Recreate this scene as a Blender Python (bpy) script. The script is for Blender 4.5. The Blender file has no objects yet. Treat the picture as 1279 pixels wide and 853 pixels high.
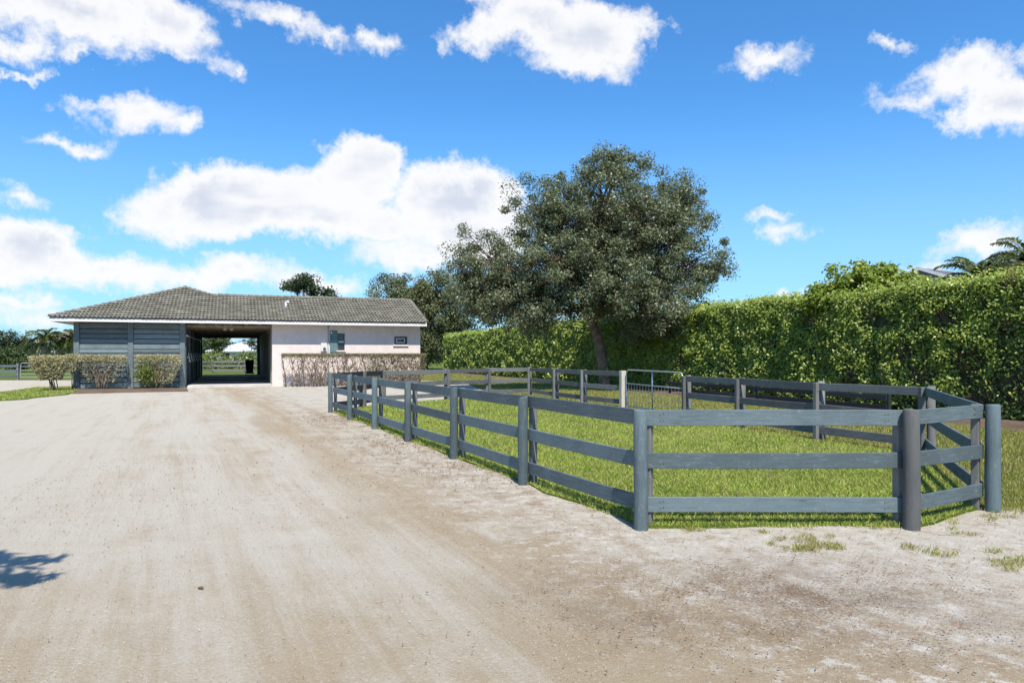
import bpy, bmesh, math, random
import numpy as np
from mathutils import Vector, Matrix, noise as mnoise

# ------------------------------------------------------------------ camera, sky, sun, exposure
scene = bpy.context.scene
COL = scene.collection
F_PX, W_PX, HOR, CAM_H = 900.0, 1279.0, 441.5, 1.6

cam_d = bpy.data.cameras.new('camera')
cam_d.sensor_width = 36.0
cam_d.lens = F_PX / W_PX * 36.0
cam_d.shift_y = (HOR - 426.5) / W_PX
cam_d.clip_end = 4000
cam = bpy.data.objects.new('camera', cam_d)
cam.location = (0, 0, CAM_H)
cam.rotation_euler = (math.radians(90), 0, 0)
COL.objects.link(cam)
scene.camera = cam

SUN_EL = math.radians(56)
SUN_AZ = math.radians(180 - 12)          # clockwise from +Y: behind the camera, a little to the right
SUN_DIR = Vector((math.sin(SUN_AZ) * math.cos(SUN_EL), math.cos(SUN_AZ) * math.cos(SUN_EL), math.sin(SUN_EL)))
sun_d = bpy.data.lights.new('sun', 'SUN')
sun_d.energy = 4.6
sun_d.angle = math.radians(0.53)
sun_d.color = (1.0, 0.93, 0.82)
sun = bpy.data.objects.new('sun', sun_d)
sun.rotation_euler = (-SUN_DIR).to_track_quat('-Z', 'Y').to_euler()
sun.location = (20, -30, 40)
COL.objects.link(sun)

scene.render.engine = 'CYCLES'
scene.cycles.use_denoising = True
scene.cycles.max_bounces = 6
scene.cycles.diffuse_bounces = 3
scene.cycles.glossy_bounces = 2
scene.cycles.transmission_bounces = 4
scene.cycles.transparent_max_bounces = 6
scene.cycles.caustics_reflective = False
scene.cycles.caustics_refractive = False
scene.view_settings.view_transform = 'Standard'
scene.view_settings.look = 'None'
scene.view_settings.gamma = 1.0
scene.view_settings.use_curve_mapping = False
scene.view_settings.exposure = 0.55


class NT:
    """small wrapper to write node trees in a few lines"""
    def __init__(self, tree):
        self.t = tree
    def n(self, typ, _in=None, **kw):
        nd = self.t.nodes.new(typ)
        for k, v in kw.items():
            setattr(nd, k, v)
        for k, v in (_in or {}).items():
            self.set(nd.inputs[k], v)
        return nd
    def set(self, sock, v):
        if hasattr(v, 'is_output') or isinstance(v, bpy.types.NodeSocket):
            self.t.links.new(v, sock)
        else:
            sock.default_value = v
    def m(self, op, a, b=0.0, c=None, clamp=False):
        nd = self.t.nodes.new('ShaderNodeMath'); nd.operation = op; nd.use_clamp = clamp
        self.set(nd.inputs[0], a); self.set(nd.inputs[1], b)
        if c is not None: self.set(nd.inputs[2], c)
        return nd.outputs[0]
    def vm(self, op, a, b=None):
        nd = self.t.nodes.new('ShaderNodeVectorMath'); nd.operation = op
        self.set(nd.inputs[0], a)
        if b is not None: self.set(nd.inputs[1], b)
        return nd.outputs['Value'] if op in ('LENGTH', 'DOT_PRODUCT') else nd.outputs[0]
    def mix(self, f, a, b, blend='MIX'):
        nd = self.t.nodes.new('ShaderNodeMix'); nd.data_type = 'RGBA'; nd.blend_type = blend
        self.set(nd.inputs[0], f)
        for i, v in ((6, a), (7, b)):
            self.set(nd.inputs[i], (*v, 1) if isinstance(v, tuple) and len(v) == 3 else v)
        return nd.outputs[2]
    def noise(self, vec, scale, detail=3.0, rough=0.55, dist=0.0):
        nd = self.t.nodes.new('ShaderNodeTexNoise')
        if vec is not None: self.t.links.new(vec, nd.inputs['Vector'])
        nd.inputs['Scale'].default_value = scale; nd.inputs['Detail'].default_value = detail
        nd.inputs['Roughness'].default_value = rough; nd.inputs['Distortion'].default_value = dist
        return nd.outputs[0]
    def ss(self, v, lo, hi, a=0.0, b=1.0):
        nd = self.t.nodes.new('ShaderNodeMapRange'); nd.interpolation_type = 'SMOOTHSTEP'
        self.set(nd.inputs[0], v)
        for i, q in enumerate((lo, hi, a, b)): self.set(nd.inputs[i + 1], q)
        return nd.outputs[0]
    def ramp(self, f, stops, interp='LINEAR'):
        nd = self.t.nodes.new('ShaderNodeValToRGB'); cr = nd.color_ramp; cr.interpolation = interp
        while len(cr.elements) < len(stops): cr.elements.new(0.5)
        for e, (p, c) in zip(cr.elements, stops):
            e.position = p; e.color = (*c, 1) if len(c) == 3 else c
        self.set(nd.inputs[0], f)
        return nd.outputs[0]


def build_world():
    w = bpy.data.worlds.new('World'); scene.world = w; w.use_nodes = True
    t = NT(w.node_tree); w.node_tree.nodes.clear()
    STR = 0.10
    sky = t.n('ShaderNodeTexSky', sky_type='NISHITA', sun_disc=False, sun_elevation=SUN_EL, sun_rotation=SUN_AZ,
              altitude=0.0, air_density=1.0, dust_density=0.35, ozone_density=2.0)
    hs = t.n('ShaderNodeVectorMath', {0: sky.outputs[0], 1: (0.47, 1.0, 1.42)}, operation='MULTIPLY')
    d = t.n('ShaderNodeTexCoord').outputs['Generated']
    sx = t.n('ShaderNodeSeparateXYZ', {0: d})
    az = t.m('ARCTAN2', sx.outputs[0], sx.outputs[1])
    el = t.m('ARCSINE', t.m('MINIMUM', t.m('MAXIMUM', sx.outputs[2], -1.0), 1.0))
    # domain warp: billows on the outline of each cloud
    n1 = t.n('ShaderNodeTexNoise', {'Vector': d, 'Scale': 9.0, 'Detail': 7.0, 'Roughness': 0.62})
    n2 = t.n('ShaderNodeTexNoise', {'Vector': d, 'Scale': 30.0, 'Detail': 5.0, 'Roughness': 0.66})
    ae = t.n('ShaderNodeCombineXYZ', {0: az, 1: el, 2: 0.0}).outputs[0]
    w1 = t.vm('MULTIPLY', t.vm('SUBTRACT', n1.outputs[1], (0.5, 0.5, 0.5)), (0.17, 0.085, 0.0))
    w2 = t.vm('MULTIPLY', t.vm('SUBTRACT', n2.outputs[1], (0.5, 0.5, 0.5)), (0.060, 0.040, 0.0))
    p = t.vm('ADD', ae, t.vm('ADD', w1, w2))
    blobs = [  # centre x, y, half width, half height in photo pixels, turn in degrees
        (70, 18, 150, 40, 0), (200, 22, 90, 36, 0), (15, 58, 40, 22, 0), (225, 58, 75, 15, -6), (345, 18, 70, 15, -15),
        (405, 42, 50, 12, -20), (478, 52, 32, 15, 0), (287, 84, 20, 11, -30), (85, 66, 30, 9, 10), (36, 98, 22, 8, 30),
        (165, 142, 62, 26, 10), (95, 176, 52, 10, 0), (218, 150, 28, 18, 0), (120, 128, 36, 8, 0),
        (300, 255, 150, 50, 8), (440, 222, 75, 50, 0), (380, 270, 190, 36, -4), (575, 250, 85, 44, 0), (190, 268, 60, 22, 12),
        (500, 290, 120, 30, 0), (610, 295, 70, 46, 0), (530, 322, 95, 20, 0),
        (18, 244, 44, 13, 0), (40, 315, 95, 48, 0), (140, 338, 120, 26, 0), (270, 345, 120, 24, 0), (390, 356, 80, 18, 0),
        (20, 380, 90, 16, 0), (70, 402, 90, 14, 0), (470, 415, 300, 13, 0),
        (670, 25, 75, 34, 0), (735, 42, 92, 46, 0), (602, 42, 48, 24, 0), (720, 86, 80, 18, -5), (640, -20, 90, 26, 0),
        (955, 76, 62, 15, -4), (1215, 92, 80, 34, 0), (1262, 125, 70, 40, 0), (1140, 122, 56, 12, -8), (1102, 56, 25, 12, -25),
        (980, 290, 38, 13, 0), (972, 268, 32, 8, 0), (1225, 298, 78, 22, 8), (1148, 336, 46, 13, 0), (950, 376, 70, 10, 0),
        (1080, 402, 160, 12, 0)]
    items = []
    for (x, y, rx, ry, rot) in blobs:
        u, v = (x - 639.5) / F_PX, (HOR - y) / F_PX
        a = math.atan(u); e = math.atan(v * math.cos(a))
        items.append((a, e, rx / F_PX * math.cos(a) ** 2, ry / F_PX * math.cos(a), math.radians(rot)))
    rg = random.Random(5)   # the same kind of sky all the way round
    for k in range(17):
        a = math.radians(44 + k * 16.3 + rg.uniform(-5, 5)); a = a if a < math.pi else a - 2 * math.pi
        e = math.radians(rg.choice([6, 9, 14, 20, 27, 38]) + rg.uniform(-2, 2))
        items.append((a, e, rg.uniform(.08, .2) / math.cos(e), rg.uniform(.025, .06), 0))
    dm = None
    for (a, e, ra, re, rot) in items:
        mp = t.n('ShaderNodeMapping', {'Vector': p, 'Location': (a, e, 0), 'Rotation': (0, 0, rot), 'Scale': (ra, re, 1)}, vector_type='TEXTURE')
        L = t.vm('LENGTH', mp.outputs[0])
        k = min(2.2, max(.45, re / .030))          # edges equally crisp on large and small clouds
        q = t.m('MULTIPLY_ADD', L, -k, k)
        dm = q if dm is None else t.m('SMOOTH_MAX', dm, q, 0.35)
    dens = t.m('SUBTRACT', dm, 0.10)  # above 0 inside a cloud
    fine = t.noise(d, 45.0, 8.0, 0.7)
    dens = t.m('ADD', dens, t.m('MULTIPLY', t.m('SUBTRACT', fine, 0.5), 0.8))
    alpha = t.ss(dens, -0.20, 0.42)
    alpha = t.m('POWER', alpha, 0.8)
    # soft lavender-grey in the thick middle and underside, white billows elsewhere
    sh = t.noise(t.vm('MULTIPLY', d, (1.0, 1.0, 3.2)), 6.0, 3.0, 0.5)
    core = t.m('MULTIPLY', t.ss(dens, 0.45, 1.3), t.ss(sh, 0.38, 0.62))
    cc = t.mix(core, (0.68 / STR, 0.68 / STR, 0.685 / STR), (0.47 / STR, 0.505 / STR, 0.585 / STR))
    # humid air pales the sky and clouds near the horizon
    hz = t.ss(sx.outputs[2], 0.0, 0.34, 0.55, 0.0)
    skyc = t.mix(hz, hs.outputs[0], (0.33 / STR, 0.49 / STR, 0.70 / STR))
    col = t.mix(t.m('MULTIPLY', alpha, 0.97), skyc, cc)
    bg = t.n('ShaderNodeBackground', {'Color': col, 'Strength': STR})
    out = t.n('ShaderNodeOutputWorld', {'Surface': bg.outputs[0]})


build_world()

# ------------------------------------------------------------------ helpers
rng = np.random.default_rng(11)
R = random.Random(3)


def W(px, py, depth):
    """photo pixel at a known depth -> point"""
    return np.array([(px - 639.5) * depth / F_PX, depth, CAM_H + (HOR - py) * depth / F_PX])


def G(px, py):
    """photo pixel on the flat ground -> (x, y)"""
    z = CAM_H * F_PX / (py - HOR)
    return ((px - 639.5) * z / F_PX, z)


def tag(o, label=None, cat=None, group=None, kind=None):
    if label: o['label'] = label
    if cat: o['category'] = cat
    if group: o['group'] = group
    if kind: o['kind'] = kind
    return o


def empty(name, loc=(0, 0, 0), rz=0.0):
    o = bpy.data.objects.new(name, None)
    o.empty_display_size = 0.2
    o.location = loc; o.rotation_euler = (0, 0, rz)
    COL.objects.link(o)
    return o


def link(name, me, mat=None, parent=None):
    o = bpy.data.objects.new(name, me)
    COL.objects.link(o)
    if mat is not None and len(me.materials) == 0: me.materials.append(mat)
    if parent is not None: o.parent = parent
    return o


def np_mesh(name, V, Fc, mat=None, smooth=False):
    V = np.asarray(V, dtype=np.float32); Fc = np.asarray(Fc, dtype=np.int32)
    me = bpy.data.meshes.new(name)
    me.vertices.add(len(V)); me.vertices.foreach_set('co', V.ravel())
    k = Fc.shape[1]
    me.loops.add(Fc.size); me.loops.foreach_set('vertex_index', Fc.ravel())
    me.polygons.add(len(Fc))
    me.polygons.foreach_set('loop_start', np.arange(0, Fc.size, k, dtype=np.int32))
    me.polygons.foreach_set('loop_total', np.full(len(Fc), k, dtype=np.int32))
    if smooth: me.polygons.foreach_set('use_smooth', np.ones(len(Fc), dtype=bool))
    me.update(calc_edges=True)
    if mat is not None: me.materials.append(mat)
    return me


class MB:
    """collects shapes into ONE mesh"""
    def __init__(self): self.v = []; self.f = []
    def add(self, v, f):
        o = len(self.v)
        self.v += [tuple(map(float, q)) for q in v]
        self.f += [tuple(i + o for i in q) for q in f]
        return self
    def box(self, a, b):
        (x0, y0, z0), (x1, y1, z1) = a, b
        return self.add([(x0, y0, z0), (x1, y0, z0), (x1, y1, z0), (x0, y1, z0), (x0, y0, z1), (x1, y0, z1), (x1, y1, z1), (x0, y1, z1)],
                        [(0, 3, 2, 1), (4, 5, 6, 7), (0, 1, 5, 4), (1, 2, 6, 5), (2, 3, 7, 6), (3, 0, 4, 7)])
    def tube(self, pts, rad, n=8, cap=True):
        pts = [np.array(p, float) for p in pts]; m = len(pts)
        if not hasattr(rad, '__len__'): rad = [rad] * m
        v = []; ref = None
        for i, p in enumerate(pts):
            d = pts[min(i + 1, m - 1)] - pts[max(i - 1, 0)]; d = d / (np.linalg.norm(d) + 1e-9)
            if ref is None:
                ref = np.array([1.0, 0, 0]) if abs(d[0]) < .8 else np.array([0, 1.0, 0])
            a = np.cross(d, ref); a /= np.linalg.norm(a) + 1e-9
            b = np.cross(d, a); ref = np.cross(a, d)
            for k in range(n):
                th = 2 * math.pi * k / n
                v.append(p + rad[i] * (math.cos(th) * a + math.sin(th) * b))
        f = []
        for i in range(m - 1):
            for k in range(n):
                k2 = (k + 1) % n
                f.append((i * n + k, i * n + k2, (i + 1) * n + k2, (i + 1) * n + k))
        if cap:
            f.append(tuple(range(n))[::-1]); f.append(tuple((m - 1) * n + k for k in range(n)))
        return self.add(v, f)
    def mesh(self, name, mat=None, bevel=0.0, smooth=False):
        me = bpy.data.meshes.new(name)
        me.from_pydata(self.v, [], self.f); me.update()
        if bevel or True:
            bm = bmesh.new(); bm.from_mesh(me)
            bmesh.ops.recalc_face_normals(bm, faces=bm.faces)
            if bevel:
                bmesh.ops.bevel(bm, geom=list(bm.edges), offset=bevel, segments=1, affect='EDGES', profile=.5)
            bm.to_mesh(me); bm.free()
        if smooth:
            for p in me.polygons: p.use_smooth = True
        if mat is not None: me.materials.append(mat)
        return me
    def build(self, name, mat, parent=None, bevel=0.0, smooth=False):
        return link(name, self.mesh(name, mat, bevel, smooth), None, parent)


# ------------------------------------------------------------------ materials
def new_mat(name):
    m = bpy.data.materials.new(name); m.use_nodes = True
    t = NT(m.node_tree); m.node_tree.nodes.clear()
    return m, t


def finish(t, color, rough=0.8, bump=None, bstr=0.3, bdist=0.02, spec=0.3, metal=0.0):
    b = t.n('ShaderNodeBsdfPrincipled', {'Base Color': color, 'Roughness': rough, 'Specular IOR Level': spec, 'Metallic': metal})
    if bump is not None:
        bp = t.n('ShaderNodeBump', {'Height': bump, 'Strength': bstr, 'Distance': bdist})
        t.t.links.new(bp.outputs[0], b.inputs['Normal'])
    t.n('ShaderNodeOutputMaterial', {'Surface': b.outputs[0]})
    return b


def plain(name, c, rough=0.7, var=0.12, scale=6.0, metal=0.0, spec=0.3, bump=0.15):
    m, t = new_mat(name)
    co = t.n('ShaderNodeTexCoord').outputs['Object']
    n = t.noise(co, scale, 5.0, 0.6)
    n2 = t.noise(co, scale * 9, 3.0, 0.6)
    f = t.m('ADD', t.m('MULTIPLY', n, 0.7), t.m('MULTIPLY', n2, 0.3))
    lo = tuple(q * (1 - var * 1.6) for q in c); hi = tuple(min(1, q * (1 + var * 1.6)) for q in c)
    col = t.mix(t.ss(f, 0.3, 0.7), lo, hi)
    finish(t, col, rough, n2, bump, 0.01, spec, metal)
    return m


def leaf_mat(name, c_dark, c_light, c_odd=None, odd=0.05, trans=0.3, rough=0.5, spec=0.35, nscale=0.9):
    m, t = new_mat(name)
    ri = t.n('ShaderNodeNewGeometry').outputs['Random Per Island']
    co = t.n('ShaderNodeTexCoord').outputs['Object']
    n = t.noise(co, nscale, 3.0, 0.6)
    f = t.m('ADD', t.m('MULTIPLY', ri, 0.65), t.m('MULTIPLY', t.ss(n, 0.35, 0.65), 0.35))
    col = t.mix(f, c_dark, c_light)
    if c_odd: col = t.mix(t.m('LESS_THAN', t.m('FRACT', t.m('MULTIPLY', ri, 37.3)), odd), col, c_odd)
    b = t.n('ShaderNodeBsdfPrincipled', {'Base Color': col, 'Roughness': rough, 'Specular IOR Level': spec})
    tr = t.n('ShaderNodeBsdfTranslucent', {'Color': t.mix(0.5, col, (c_light[0] * 1.5, c_light[1] * 1.5, c_light[2] * .6))})
    mx = t.n('ShaderNodeMixShader', {0: trans, 1: b.outputs[0], 2: tr.outputs[0]})
    t.n('ShaderNodeOutputMaterial', {'Surface': mx.outputs[0]})
    return m


def paint_wood(name, c, worn=(0.23, 0.25, 0.25), wear=0.24, grain_axis=0, var=0.30):
    m, t = new_mat(name)
    co = t.n('ShaderNodeTexCoord').outputs['Object']
    rnd = t.n('ShaderNodeObjectInfo').outputs['Random']
    off = t.n('ShaderNodeCombineXYZ', {0: t.m('MULTIPLY', rnd, 31.0), 1: t.m('MULTIPLY', rnd, 17.0), 2: t.m('MULTIPLY', rnd, 9.0)}).outputs[0]
    p = t.vm('ADD', co, off)
    sc = [9.0, 9.0, 9.0]; sc[grain_axis] = 0.8
    grain = t.noise(t.vm('MULTIPLY', p, tuple(q * 6 for q in sc)), 1.0, 5.0, 0.65)
    blot = t.noise(p, 2.4, 4.0, 0.6)
    sc2 = [9.0, 9.0, 9.0]; sc2[grain_axis] = 4.0
    chips = t.noise(t.vm('MULTIPLY', p, tuple(q * 3.2 for q in sc2)), 1.0, 9.0, 0.78)
    fleck = t.noise(p, 70.0, 5.0, 0.8)
    tone = t.m('ADD', t.m('ADD', t.m('MULTIPLY', grain, 0.35), t.m('MULTIPLY', blot, 0.3)), t.m('ADD', t.m('MULTIPLY', rnd, 0.2), t.m('MULTIPLY', fleck, 0.25)))
    base = t.mix(t.ss(tone, 0.42, 0.70), tuple(q * (1 - var) for q in c), tuple(q * (1 + var) for q in c))
    col = t.mix(t.ss(chips, 0.66 - wear * .5, 0.74), base, worn)
    dk = t.ss(t.noise(t.vm('MULTIPLY', p, tuple(q * 2 for q in sc)), 1.0, 4.0, 0.6), 0.66, 0.75)
    col = t.mix(t.m('MULTIPLY', dk, 0.55), col, tuple(q * .35 for q in c))
    finish(t, col, 0.75, grain, 0.35, 0.006, 0.25)
    return m


M = {}
M['fence'] = paint_wood('fence_paint', (0.102, 0.137, 0.149))
M['fence_post'] = paint_wood('fence_post_paint', (0.088, 0.121, 0.131), grain_axis=2)
M['fence_grey'] = paint_wood('fence_weathered_grey', (0.135, 0.140, 0.140), (0.33, 0.32, 0.30), 0.2)
M['fence_grey_post'] = paint_wood('fence_post_grey', (0.155, 0.155, 0.150), (0.36, 0.34, 0.30), 0.2, 2)
M['fence_dark'] = paint_wood('fence_near_black', (0.028, 0.032, 0.036), (0.09, 0.09, 0.09), 0.05)  # near-black boards, much darker than the other fence colours
M['bare_post'] = paint_wood('bare_grey_wood', (0.078, 0.081, 0.080), (0.14, 0.14, 0.135), 0.25, 2, 0.3)
M['pale_post'] = paint_wood('bare_pale_wood', (0.42, 0.38, 0.31), (0.5, 0.45, 0.38), 0.3, 2, 0.3)
M['barn_wood'] = paint_wood('barn_slate_paint', (0.150, 0.188, 0.200), (0.26, 0.29, 0.30), 0.1)
M['barn_post'] = paint_wood('barn_post_paint', (0.160, 0.200, 0.212), (0.26, 0.29, 0.30), 0.1, 2)
M['stall_wood'] = paint_wood('stall_front_wood', (0.20, 0.195, 0.175), (0.3, 0.28, 0.25), 0.1, 2)
M['rust'] = plain('rusty_nail', (0.10, 0.065, 0.05), 0.8, 0.2)
M['truss'] = plain('truss_timber', (0.30, 0.26, 0.20), 0.8, 0.2)
M['dark_wood'] = plain('rafter_wood', (0.13, 0.105, 0.08), 0.8, 0.25)
M['stucco'] = plain('pink_white_stucco', (0.67, 0.582, 0.545), 0.9, 0.05, 3.0, bump=0.25)
M['white_trim'] = plain('white_trim', (0.66, 0.65, 0.64), 0.6, 0.04)
M['soffit'] = plain('soffit_board', (0.45, 0.43, 0.41), 0.8, 0.08)
M['teal'] = paint_wood('shutter_teal', (0.105, 0.175, 0.19), (0.4, 0.45, 0.45), 0.02, 2)
M['frame_dark'] = plain('window_frame_dark', (0.10, 0.10, 0.105), 0.5, 0.08)
M['glass'] = plain('window_glass', (0.025, 0.03, 0.035), 0.06, 0.1, spec=0.6, bump=0.0)
M['metal'] = plain('galvanised_steel', (0.46, 0.47, 0.48), 0.45, 0.08, 9.0, metal=0.7)
M['grey_box'] = plain('meter_box_grey', (0.62, 0.62, 0.60), 0.5, 0.05)
M['concrete'] = plain('slab_concrete', (0.50, 0.485, 0.46), 0.9, 0.12, 1.5)
M['black_plastic'] = plain('bin_black_plastic', (0.02, 0.02, 0.022), 0.5, 0.2)
M['bark'] = plain('oak_bark', (0.16, 0.115, 0.085), 0.95, 0.35, 5.0, bump=0.8)
M['twig'] = plain('dry_twig', (0.17, 0.135, 0.105), 0.9, 0.25, 8.0)
M['red_twig'] = plain('dead_red_twig', (0.20, 0.12, 0.085), 0.9, 0.3, 8.0)
M['palm_bark'] = plain('palm_trunk', (0.24, 0.21, 0.17), 0.9, 0.2, 7.0)
M['oak_leaf'] = leaf_mat('oak_leaf', (0.085, 0.105, 0.055), (0.205, 0.235, 0.130), (0.20, 0.155, 0.08), 0.03, 0.22, 0.42, 0.45)
M['oak_leaf_far'] = leaf_mat('oak_leaf_far', (0.085, 0.102, 0.046), (0.180, 0.196, 0.090), None, 0, 0.22, 0.5, 0.35)
M['hedge_leaf'] = leaf_mat('hedge_leaf', (0.105, 0.165, 0.020), (0.36, 0.44, 0.080), (0.50, 0.50, 0.12), 0.06, 0.33, 0.40, 0.45)
M['ficus_leaf'] = leaf_mat('ficus_leaf', (0.10, 0.16, 0.022), (0.32, 0.39, 0.07), (0.35, 0.35, 0.06), 0.05, 0.34, 0.42, 0.4)
M['hedge_core'] = plain('hedge_dark_core', (0.050, 0.056, 0.022), 1.0, 0.5, 5.0, bump=1.0)  # dark fill colour standing in for the shade between the leaves
M['dry_leaf'] = leaf_mat('dry_hedge_leaf', (0.13, 0.135, 0.07), (0.30, 0.28, 0.17), (0.36, 0.24, 0.15), 0.18, 0.25, 0.6, 0.2)
M['cream_leaf'] = leaf_mat('cream_hedge_leaf', (0.22, 0.23, 0.10), (0.54, 0.51, 0.34), (0.42, 0.28, 0.18), 0.14, 0.25, 0.6, 0.2)
M['green_leaf'] = leaf_mat('green_shrub_leaf', (0.07, 0.11, 0.02), (0.21, 0.26, 0.055), (0.4, 0.36, 0.1), 0.08, 0.3, 0.5, 0.3)
M['dark_tree'] = leaf_mat('dark_tree_leaf', (0.022, 0.040, 0.018), (0.070, 0.098, 0.038), None, 0, 0.22, 0.55, 0.3)
M['mid_tree'] = leaf_mat('mid_tree_leaf', (0.035, 0.060, 0.022), (0.10, 0.140, 0.045), None, 0, 0.25, 0.55, 0.3)
M['palm_leaf'] = leaf_mat('palm_leaflet', (0.055, 0.080, 0.026), (0.155, 0.185, 0.062), (0.30, 0.27, 0.12), 0.06, 0.3, 0.45, 0.4)
M['grass'] = leaf_mat('grass_blade', (0.165, 0.235, 0.018), (0.370, 0.430, 0.050), (0.42, 0.37, 0.15), 0.06, 0.34, 0.6, 0.2, 0.7)
def grass_mat(name, cols, patch):
    m, t = new_mat(name)
    ri = t.n('ShaderNodeNewGeometry').outputs['Random Per Island']; p = t.n('ShaderNodeNewGeometry').outputs['Position']
    a = t.noise(p, 0.9, 4.0, 0.6); b = t.noise(p, 7.0, 3.0, 0.7)
    f = t.m('ADD', t.m('MULTIPLY', ri, 0.5), t.m('ADD', t.m('MULTIPLY', a, 0.45), t.m('MULTIPLY', t.m('SUBTRACT', b, 0.25), 0.5)), clamp=True)
    col = t.ramp(f, [(0.22, cols[0]), (0.55, cols[1]), (0.85, cols[2])])
    dead = t.m('LESS_THAN', t.m('FRACT', t.m('MULTIPLY', ri, 37.3)), t.ss(t.noise(p, 2.3, 5.0, 0.65), 0.42, 0.68, 0.03, patch))
    col = t.mix(dead, col, (0.36, 0.29, 0.15))
    bs = t.n('ShaderNodeBsdfPrincipled', {'Base Color': col, 'Roughness': 0.6, 'Specular IOR Level': 0.2})
    tr = t.n('ShaderNodeBsdfTranslucent', {'Color': col})
    mx = t.n('ShaderNodeMixShader', {0: 0.32, 1: bs.outputs[0], 2: tr.outputs[0]})
    t.n('ShaderNodeOutputMaterial', {'Surface': mx.outputs[0]})
    return m


M['grass'] = grass_mat('paddock_grass', [(0.090, 0.170, 0.024), (0.29, 0.375, 0.060), (0.54, 0.56, 0.15)], 0.34)
M['grass_dry'] = leaf_mat('dry_grass_unused', (0.23, 0.27, 0.04), (0.44, 0.43, 0.10))
M['grass_dry'] = grass_mat('dry_grass', [(0.12, 0.17, 0.03), (0.29, 0.31, 0.06), (0.46, 0.43, 0.14)], 0.70)
M['litter'] = leaf_mat('fallen_leaf', (0.09, 0.055, 0.03), (0.27, 0.17, 0.10), (0.36, 0.20, 0.11), 0.15, 0.05, 0.8, 0.1)
M['pebble'] = leaf_mat('shell_pebble', (0.26, 0.215, 0.165), (0.50, 0.455, 0.39), (0.12, 0.09, 0.07), 0.12, 0.0, 0.9, 0.15)


def lawn_mat(name, a, b, c):
    m, t = new_mat(name)
    p = t.n('ShaderNodeNewGeometry').outputs['Position']
    n = t.noise(p, 0.8, 5.0, 0.62); n2 = t.noise(p, 26.0, 5.0, 0.7); n3 = t.noise(p, 130.0, 2.0, 0.6)
    col = t.mix(t.ss(t.m('ADD', t.m('MULTIPLY', n, .5), t.m('MULTIPLY', n2, .5)), 0.36, 0.64), a, b)
    col = t.mix(t.ss(t.noise(p, 4.5, 6.0, 0.7), 0.58, 0.70), col, c)
    finish(t, col, 0.95, t.m('ADD', n2, t.m('MULTIPLY', n3, 0.5)), 0.9, 0.05, 0.1)
    return m


M['lawn'] = lawn_mat('lawn_soil', (0.08, 0.125, 0.016), (0.17, 0.22, 0.03), (0.24, 0.21, 0.09))
M['lawn_dry'] = lawn_mat('dry_lawn_soil', (0.10, 0.12, 0.025), (0.19, 0.20, 0.05), (0.27, 0.23, 0.13))
M['far_ground'] = lawn_mat('far_grass', (0.08, 0.12, 0.02), (0.14, 0.18, 0.03), (0.19, 0.18, 0.08))
M['mulch'] = lawn_mat('mulch', (0.12, 0.085, 0.06), (0.24, 0.175, 0.125), (0.30, 0.235, 0.18))

FENCE_P7 = (1.232, 6.68)
FD = Vector((-0.4237, 0.9058))           # along the near fence, away from the camera
FN = Vector((-0.9058, -0.4237))          # from the near fence out onto the drive


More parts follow.
